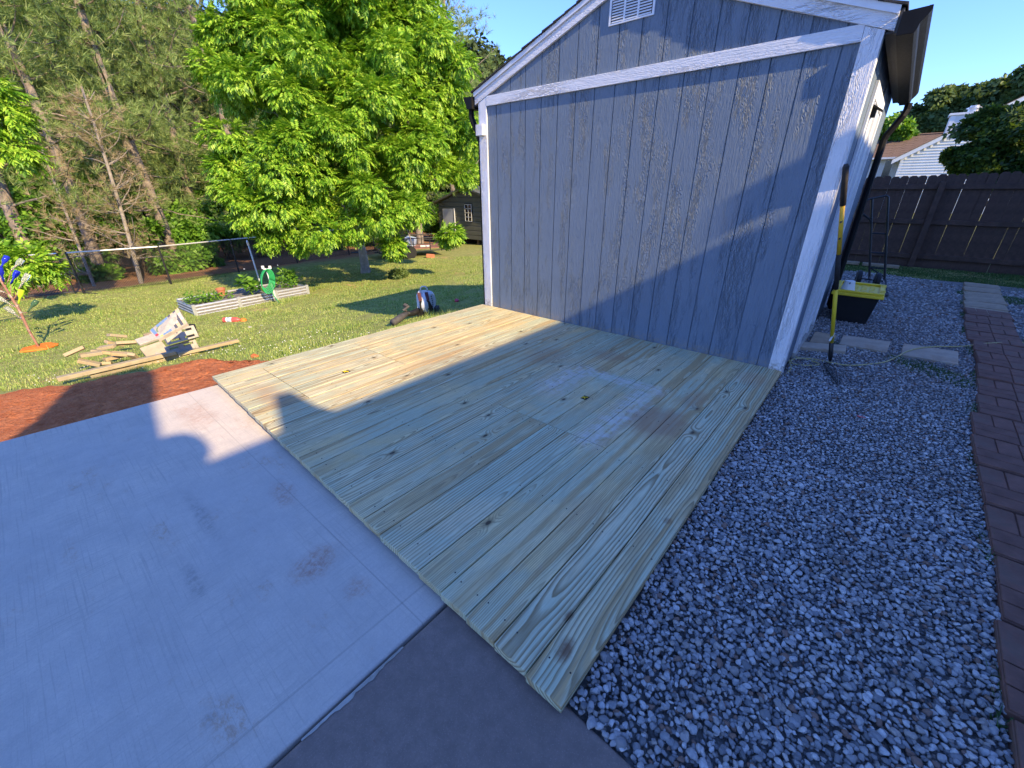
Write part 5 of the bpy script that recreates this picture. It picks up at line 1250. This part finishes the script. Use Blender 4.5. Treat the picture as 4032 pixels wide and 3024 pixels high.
c00, c10, c11, c01 = on_r(620, 1336, dM), on_r(737, 1272, dM+.05), on_r(700, 1212, dM+.30), on_r(588, 1302, dM+.24)
def mp_(u, v, n=0.): 
    p = c00*(1-u)*(1-v) + c10*u*(1-v) + c11*u*v + c01*(1-u)*v; return p + NN*n
NN = norm(np.cross(c10-c00, c01-c00)); NN = NN if np.dot(NN, CAM-c00) > 0 else -NN
ms = empty('mosaic_stone', (c00+c10+c11+c01)/4 - [0, 0, .2], 'colourful mosaic stepping stone with a tan flower disc leaning on the block pile', 'mosaic stone')
def tile(poly, name, mat, n0=.0, n1=.006):
    MB().prism([mp_(u, v, n0) for u, v in poly], NN*(n1-n0)).build(name, mat, ms, own_origin=True)
rect = lambda a, b, c, d: [(a, c), (b, c), (b, d), (a, d)]
tile(rect(0, 1, 0, 1), 'slab', M['block'], -.045, 0.)
MT = {k: simple('tile_' + k, c, .35, .1, 30, 0) for k, c in dict(blue=(.16, .26, .44), slate=(.09, .095, .12), cream=(.70, .55, .42), tan=(.58, .42, .26), green=(.16, .24, .12), red=(.55, .06, .07), yellow=(.55, .55, .14), grey=(.38, .36, .34)).items()}
for i in range(6):
    for j in range(5):
        u, v = .03 + i*.095, .03 + j*.19
        if (u+.045-.33)**2*1.6 + (v+.09-.55)**2 < .07: continue
        c = MT['blue'] if (i + j) % 5 else MT['grey']
        if (i, j) == (0, 1): c = MT['red']
        if (i, j) == (1, 1) or (i, j) == (1, 0): c = MT['yellow']
        tile(rect(u, u+.088, v, v+.178), 'tile', c)
for k in range(14):
    a0 = 2*math.pi*k/14; a1 = 2*math.pi*(k+.85)/14; f = lambda r_, a_: (.33 + .19*r_*math.cos(a_), .55 + .27*r_*math.sin(a_))
    tile([f(.82, a0), f(1.05, a0), f(1.05, a1), f(.82, a1)], 'tile', MT['green']); tile([f(.1, a0), f(.78, a0), f(.78, a1), f(.1, a1)], 'tile', MT['tan'])
for i in range(4):
    for j in range(4):
        u, v = .62 + i*.092, .03 + j*.24; tile(rect(u, u+.085, v + (i % 2)*.0, v+.225), 'tile', MT['slate'] if i % 2 == 0 else (MT['cream'] if j % 3 else MT['tan']))
# backpack leaf blower
Bp = np.array(at(1678, 1243)); 
rgt = norm(np.cross(norm((Bp-CAM)*[1, 1, 0]), [0, 0, 1])); fwd = norm((Bp-CAM)*[1, 1, 0]); up = np.array([0, 0, 1.])
bl = empty('leaf_blower', Bp, 'white backpack leaf blower with dark straps standing in the shade beside the deck', 'leaf blower')
def bp(r_, f_, u_): return Bp + rgt*r_ + fwd*f_ + up*u_
prof = [(.04, -.09), (.15, -.09), (.185, -.06), (.195, 0), (.185, .06), (.14, .09), (.04, .09)]
MB().lathe(prof, bp(.04, .10, .21), rgt*.85 - fwd*.5, 26).build('fan_housing', M['blower_white'], bl, smooth=False, bevel=.006)
for k in range(8): a_ = -.9 + k*.25; c_ = bp(.115 + .012*math.cos(a_*2), -.03, .10 + k*.033); MB().obox(c_, (.022, .012, .013)).build('vent_slot', M['black_plastic'], bl)
m = MB(); m.prism([bp(-.15, -.01, .02), bp(.10, -.01, .02), bp(.12, .0, .18), bp(.09, .02, .37), bp(.03, .03, .42), bp(-.08, .03, .42), bp(-.13, .02, .34), bp(-.13, 0, .18)], fwd*.05)
m.build('back_frame', M['blower_white'], bl, bevel=.012)
MB().tube([bp(-.055, .03, .41), bp(-.045, .03, .465), bp(-.02, .03, .485), bp(.03, .03, .485), bp(.055, .03, .46), bp(.065, .03, .41)], .011, 8).build('carry_handle', M['blower_white'], bl, smooth=True)
for r0, mt in ((-.085, 'strap'), (.035, 'strap')):
    m = MB(); m.prism([bp(r0-.025, -.03, .40), bp(r0+.03, -.03, .40), bp(r0+.045, -.07, .28), bp(r0-.01, -.07, .26)], fwd*.02); m.build('shoulder_strap', M[mt], bl, bevel=.004)
    m = MB(); m.prism([bp(r0-.005, -.068, .27), bp(r0+.04, -.068, .27), bp(r0+.04+(.05 if r0 > 0 else 0), -.06, .14), bp(r0+.02 + (.10 if r0 > 0 else 0), -.03, .03), bp(r0-.01+(.08 if r0 > 0 else 0), -.03, .03), bp(r0-.005, -.06, .14)], fwd*.012); m.build('strap_webbing', M['black_plastic'], bl)
MB().obox(bp(-.01, .08, .045), (.27, .22, .11), (0, 0, math.atan2(rgt[1], rgt[0]))).build('engine_base', M['black_plastic'], bl, bevel=.02)
MB().obox(bp(.19, .05, .10), (.07, .10, .08), (.3, 0, .4)).build('side_pouch', M['greybag'], bl, bevel=.015)
MB().tube([bp(-.10, .02, .10), bp(-.20, -.04, .07), bp(-.26, -.10, .08), bp(-.31, -.16, .10)], [.05, .05, .046, .044], 12).build('elbow_tube', M['black_plastic'], bl, smooth=True)
E_ = np.array(at(1548, 1283)) + [0, 0, .05]; S_ = bp(-.31, -.16, .10)
MB().tube([S_, S_*.5 + E_*.5, E_], [.045, .055, .052], 14).build('blower_tube', M['greybag'], bl, smooth=True)
MB().tube([S_ + [0, 0, .05], S_ + (E_-S_)*.2 + [0, 0, .085], S_ + rgt*.05 + [0, 0, .12]], .018, 8).obox(S_ + [0, 0, .13], (.06, .05, .05), (.3, .3, .3)).build('throttle_grip', M['greybag'], bl)
# bottle tree
rB = float(np.hypot(*(np.array(at(157, 1373))-CAM)[:2]))
def q_(u, v, dr=0.): return on_r(u/3.0157, 950 + v/3.0157, rB + dr)
Bt = np.array(at(157, 1373)); bt = empty('bottle_tree', Bt, 'rusty metal rod sculpture leaning left that carries coloured glass bottles on its branches', 'bottle tree')
MB().tube([Bt - [0, 0, .1], q_(425, 1200), q_(340, 1055), q_(270, 900), q_(210, 780), q_(120, 640), q_(20, 480), q_(-40, 380)], [.016, .018, .020, .022, .022, .020, .018, .016], 8).build('trunk', M['rustpole'], bt, smooth=True)
BR = [((280, 920), (250, 920), (120, 820), .0, 'clear', 'clear glass bottle lowest on the left side of the bottle tree'), ((215, 790), (170, 775), (0, 680), .05, 'clear', 'large clear bottle pointing left below the fork'), ((205, 770), (222, 745), (255, 575), -.05, 'lime', 'lime yellow-green glass bottle standing up from the fork'),
      ((250, 840), (325, 842), (440, 700), .06, 'green_glass', 'dark green glass bottle on the right, lowest of the right side'), ((160, 690), (225, 560), (335, 385), .0, 'clear', 'clear glass bottle right of the cobalt bottle'), ((120, 640), (128, 505), (200, 370), .08, 'cobalt', 'cobalt blue bottle in the middle of the bottle tree'),
      ((60, 540), (135, 345), (255, 225), -.1, 'clear', 'clear bottle at the top right of the bottle tree'), ((15, 470), (0, 330), (75, 195), .1, 'cobalt', 'cobalt blue bottle highest at the left edge'), ((40, 500), (45, 480), (10, 365), -.12, 'cobalt', 'cobalt blue bottle pointing up at the picture edge'), ((100, 625), (60, 610), (-70, 560), .12, 'clear', 'greyish clear bottle at the left edge below the blue ones')]
for (bs, nk, bt_, dr, gm, lb) in BR:
    s_ = q_(*bs); n__ = q_(*nk, dr); e = q_(*bt_, dr*1.5)
    MB().tube([s_, s_*.5 + n__*.5 + [0, 0, -.015], n__, n__*.35 + e*.65], [.008, .007, .006, .005], 6).build('branch', M['rustpole'], bt)
    ax_ = norm(e - n__); L_ = float(np.linalg.norm(e-n__)); L_ = max(.26, min(L_, .34))
    pr = [(.014, 0), (.013, .09), (.018, .12), (.036, .16), (.039, .19), (.039, L_-.01), (.034, L_), (.030, L_-.004), (.033, L_-.012), (.034, .19), (.030, .165), (.014, .125), (.009, .09), (.010, 0)]
    o = MB().lathe(pr[:7], n__, ax_, 14).build('glass_bottle', M[gm], smooth=True); tag(o, lb, 'bottle', 'bottles on the bottle tree')
X = Bt.copy(); m = MB(); 
pts = [(X[0] + .22*math.cos(t)*(1+.12*math.sin(3*t)), X[1] + .25*math.sin(t)*(1+.1*math.sin(5*t+1)), X[2] + .012) for t in np.linspace(0, 6.283, 22)[:-1]]
m.prism(pts, (0, 0, .035)); o = m.build('orange_disc', M['orange'], bevel=.01); tag(o, 'cracked orange flower-shaped disc on the grass at the foot of the bottle tree', 'garden disc')
# utility trailer
c0 = np.array([-12.9, 8.2]); tz = gz(-12.9)
tl = empty('utility_trailer', (c0[0], c0[1], tz), 'low rusty utility trailer with black rails parked under the bright tree', 'trailer')
ta = np.array([.42, .907]); tb = np.array([-.907, .42])
def tp(a_, b_, z_): q = c0 + ta*a_ + tb*b_; return (q[0], q[1], tz + z_)
for k in range(7): MB().prism([tp(-1.5, -.8+k*.23, .38), tp(1.5, -.8+k*.23, .38), tp(1.5, -.8+k*.23+.21, .38), tp(-1.5, -.8+k*.23+.21, .38)], (0, 0, .04)).build('plank', M['rustdeck'], tl, own_origin=True)
for bz_ in (-.83, .83):
    for zz in (.30, .60, .85): MB().tube([tp(-1.5, bz_, zz), tp(1.5, bz_, zz)], .024 if zz != .6 else .016, 5).build('side_rail', M['black'], tl, own_origin=True)
    for aa in (-1.5, -.75, 0, .75, 1.5): MB().tube([tp(aa, bz_, .3), tp(aa, bz_, .85)], .02, 5).build('stake', M['black'], tl, own_origin=True)
for aa in (-1.5, 1.5): MB().tube([tp(aa, -.83, .3), tp(aa, .83, .3)], .03, 5).tube([tp(aa, -.83, .6), tp(aa, .83, .6)], .018, 5).build('end_rail', M['black'], tl, own_origin=True)
for bz_ in (-.95, .95): MB().lathe([(.12, -.08), (.27, -.08), (.29, 0), (.27, .08), (.12, .08)], tp(-.2, bz_, .27), (tb[0], tb[1], 0), 20).build('wheel', M['black_plastic'], tl)
MB().tube([tp(-1.5, -.5, .3), tp(-2.6, 0, .3), tp(-1.5, .5, .3)], .03, 6).build('tongue', M['black'], tl)
tag(MB().obox(tp(.1, .3, .60), (.45, .5, .4), (.1, .2, .6)).build('covered_box', M['blue_tarp'], bevel=.04), 'pale blue covered box standing on the trailer', 'box')
tag(MB().obox(tp(-1.0, .2, .54), (.5, .45, .28), (.1, 0, .2)).build('black_bin', M['black_plastic'], bevel=.04), 'black bin lying on the trailer floor', 'bin')
tag(MB().tube([tp(.4, -.4, .45), tp(.8, -.5, .45)], .04, 8).build('white_tube', M['white_pvc']), 'short white tube on the trailer floor', 'tube')
# grey-green metal shed beyond
YS = 13.0; mg = empty('metal_shed', (-14, YS+1.5, gz(-14)), 'dark olive metal shed with horizontal ribbed walls behind the bright tree', 'shed')
xA, xB, xR = -16.35, -11.5, -13.93; zb0 = -1.12; ze, zr = .72, 1.42
MB().prism([(xA, YS+.03, zb0), (xB, YS+.03, zb0), (xB, YS+.03, ze), (xR, YS+.03, zr), (xA, YS+.03, ze)], (0, 4.5, 0)).build('wall', M['greenshed'], mg)
z = zb0; k = 0
while z < zr - .1:
    z1 = z + .24; f = lambda zz: (xA, xB) if zz <= ze else (xA + (zz-ze)/(zr-ze)*(xR-xA), xB - (zz-ze)/(zr-ze)*(xB-xR))
    (a0, b0_), (a1, b1) = f(z), f(min(z1, zr-.01)); zt_ = min(z1, zr-.01)
    MB().add([(a0, YS-.002, z), (b0_, YS-.002, z), (b1, YS-.002, zt_-.06), (a1, YS-.002, zt_-.06), (a1, YS+.028, zt_-.005), (b1, YS+.028, zt_-.005), (a0, YS+.028, z-.0), (b0_, YS+.028, z)], [(0,1,2,3), (3,2,5,4), (0,6,7,1)]).build('ribbed_panel', M['greenshed'], mg, own_origin=True)
    z = z1; k += 1
for sg in (0, 1):
    x0 = xA-.25 if sg == 0 else xB+.25; z0 = ze - .06
    MB().prism([(x0, YS-.22, z0), (xR, YS-.22, zr+.05), (xR, YS-.22, zr+.14), (x0, YS-.22, z0+.10)], (0, 5, 0)).build('roof', M['greenshed'], mg)
wf = MB().box(-14.12, -13.54, YS-.05, YS-.004, -.22, .72).build('window', M['black'], mg, bevel=.005)
for i in range(2):
    for j in range(4): MB().box(-14.06 + i*.25, -13.85 + i*.25, YS-.058, YS-.051, -.16 + j*.21, .02 + j*.21).build('pane', M['darkglass'], wf, own_origin=True)
for i in range(3): MB().box(-14.085 + i*.25, -14.065 + i*.25, YS-.07, YS-.055, -.19, .68).build('muntin', M['white'], wf)
for j in range(5): MB().box(-14.06, -13.585, YS-.068, YS-.056, -.185 + j*.21, -.165 + j*.21).build('muntin', M['white'], wf)
MB().box(-15.98, -15.10, YS-.03, YS-.004, zb0, .42).build('door', M['greydoor'], mg)
MB().box(-15.03, -14.97, YS-.04, YS-.004, zb0, .45).build('door_jamb', M['white'], mg)
for xx in (-16.2, -14.8, -13.4, -12.0): MB().box(xx, xx+.15, YS+.1, YS+4.3, gz(-14)-.05, zb0).build('skid', M['bark'], mg)

# ================================================================== GRASS
def blades(n, rmin, rmax, amin, amax, region, hmin, hmax, wfun, mat, name, label, power=1.0, clump=0.):
    u = rng.random(n); r_ = (rmin**power + u*(rmax**power - rmin**power))**(1/power); az_ = rng.uniform(amin, amax, n)
    X = CAM[0] + np.cos(az_)*r_; Y = CAM[1] + np.sin(az_)*r_; k = region(X, Y); X = X[k]; Y = Y[k]; r_ = r_[k]; n = len(X)
    Z = TH(X, Y) - .004; nz = np.sin(X*2.1 + 1.3*np.sin(Y*1.7)) * np.sin(Y*2.6 + 1.1*np.sin(X*1.3)) + .6*np.sin(X*7.3 + Y*3.1)*np.sin(Y*6.7)
    hf = np.clip(.5 + .5*nz, 0, 1.3); H = (hmin + (hmax-hmin)*hf*rng.uniform(.4, 1, n)); d = rng.uniform(0, 6.283, n); W = wfun(r_) * rng.uniform(.7, 1.2, n)
    lean = rng.uniform(.1, .9, n) * H; b0 = np.stack([X - np.sin(d)*W/2, Y + np.cos(d)*W/2, Z], 1); b1 = np.stack([X + np.sin(d)*W/2, Y - np.cos(d)*W/2, Z], 1)
    tp_ = np.stack([X + np.cos(d)*lean, Y + np.sin(d)*lean, Z + H], 1)
    V = np.stack([b0, b1, tp_], 1).reshape(-1, 3); F = np.arange(3*n).reshape(n, 3); o = fast_mesh(name, V, F, M[mat]); tag(o, label, kind='stuff'); print(name, n); return o
bed_c = (a + b)/2
def lawn(x, y):
    ok = (x < -.19 - np.maximum(0, .0)) & (x > -15.2 - .3*np.sin(y))
    ok &= ~((y < -2.35) & (x > clay_edge(np.clip(y, -9, -1.6)) - .05 + .06*np.sin(y*17)))
    dd = (x - a[0])*d_bed[0] + (y - a[1])*d_bed[1]; dn = (x - a[0])*nrm[0] + (y - a[1])*nrm[1]
    ok &= ~((dd > 0) & (dd < Lb) & (dn > .0) & (dn < back))
    ok &= ~(((x - Bt[0])**2 + (y - Bt[1])**2) < .09)
    nz = np.sin(x*1.9+2)*np.sin(y*2.3+1) + .5*np.sin(x*5.1+y*4.2)
    ok &= (nz < 1.05) | (rng.random(len(x)) < .25)
    shade = ok & (x < 0) ; return shade
d_bed = d
A0, A1 = R(93), R(192)
blades(300000, 3.9, 19.5, A0, A1, lawn, .018, .052, lambda r_: .0035 + .0011*r_, 'grass', 'lawn_grass', 'short sunlit lawn grass with dry and bare patches', power=1.15)
def tufts(x, y): return lawn(x, y) & ((np.sin(x*3.1+.7)*np.sin(y*2.7+.4) + .5*np.sin(x*8+y*5)) > .75)
blades(90000, 3.9, 15, A0, A1, tufts, .06, .15, lambda r_: .0045 + .0009*r_, 'grass', 'tall_grass', 'taller clumps of grass in the lawn', power=1.1)
def deckedge(x, y): return (x < -.2) & (x > -.95) & (y > -2.6) & (y < .2) & (rng.random(len(x)) < .8)
blades(26000, 3.9, 7, R(118), R(165), deckedge, .05, .14, lambda r_: .005 + .0006*r_, 'grass', 'edge_grass', 'longer grass along the left edge of the deck')
# clover flowers
n = 480; X = rng.uniform(-5.2, -1.2, n); Y = rng.uniform(-6, -1.0, n); k = lawn(X, Y) & (np.sin(X*2.3)*np.sin(Y*2.9) > -.2); X = X[k]; Y = Y[k]
tv, tf = ico(1); V, F = scatter(tv*[1, 1, .7], tf, np.stack([X, Y, TH(X, Y) + .045], 1), rdir(len(X))*[1, 1, .1], np.tile([0, 0, 1.], (len(X), 1)), rng.uniform(.005, .009, len(X)))
o = fast_mesh('clover_flowers', V, F, M['tag_white']); tag(o, 'tiny white clover flowers in the grass near the lumber', kind='stuff')
# weeds by the brown fence and in the gravel
def strip(x, y): return (x > 2.4) & (x < 7) & (y > 6.0 + .25*np.sin(x*2.1) + .15*np.sin(x*5.)) & (y < 8.2)
blades(60000, 9.8, 13.5, R(70), R(97), strip, .02, .07, lambda r_: .010, 'wgrass', 'fence_grass', 'dark shaded grass strip in front of the brown fence')
def patch(x, y):
    u = (x-4.45)/.30; v = (y-1.0 + (x-4.45)*.6)/.20; return (u*u + v*v + .5*np.sin(x*31)*np.sin(y*27) < 1) | ((abs(x-paver_left(y)) < .03) & (np.sin(y*7.3) > .55) & (y > -2.6)) | (((x-3.71)/.05)**2 + ((y-1.33)/.05)**2 < 1) | (((x-5.0)/.12)**2 + ((y-5.3)/.2)**2 < 1) | (((x-5.45)/.16)**2 + ((y-5.1)/.3)**2 < 1) | (((x-3.66)/.02)**2 + ((y+2.72)/.02)**2 < 1)
Xp = rng.uniform(3.6, 5.7, 160000); Yp = rng.uniform(-2.7, 6, 160000); kk = patch(Xp, Yp); Xp = Xp[kk][:14000]; Yp = Yp[kk][:14000]; n = len(Xp)
dd_ = rng.uniform(0, 6.283, n); H = rng.uniform(.012, .05, n); W = .006; Z = -.078
V = np.stack([np.stack([Xp - np.sin(dd_)*W/2, Yp + np.cos(dd_)*W/2, np.full(n, Z)], 1), np.stack([Xp + np.sin(dd_)*W/2, Yp - np.cos(dd_)*W/2, np.full(n, Z)], 1), np.stack([Xp + np.cos(dd_)*H*.9, Yp + np.sin(dd_)*H*.9, Z + H], 1)], 1).reshape(-1, 3)
o = fast_mesh('gravel_weeds', V, np.arange(3*n).reshape(n, 3), M['wgrass']); tag(o, 'low green weeds growing through the gravel', kind='stuff')
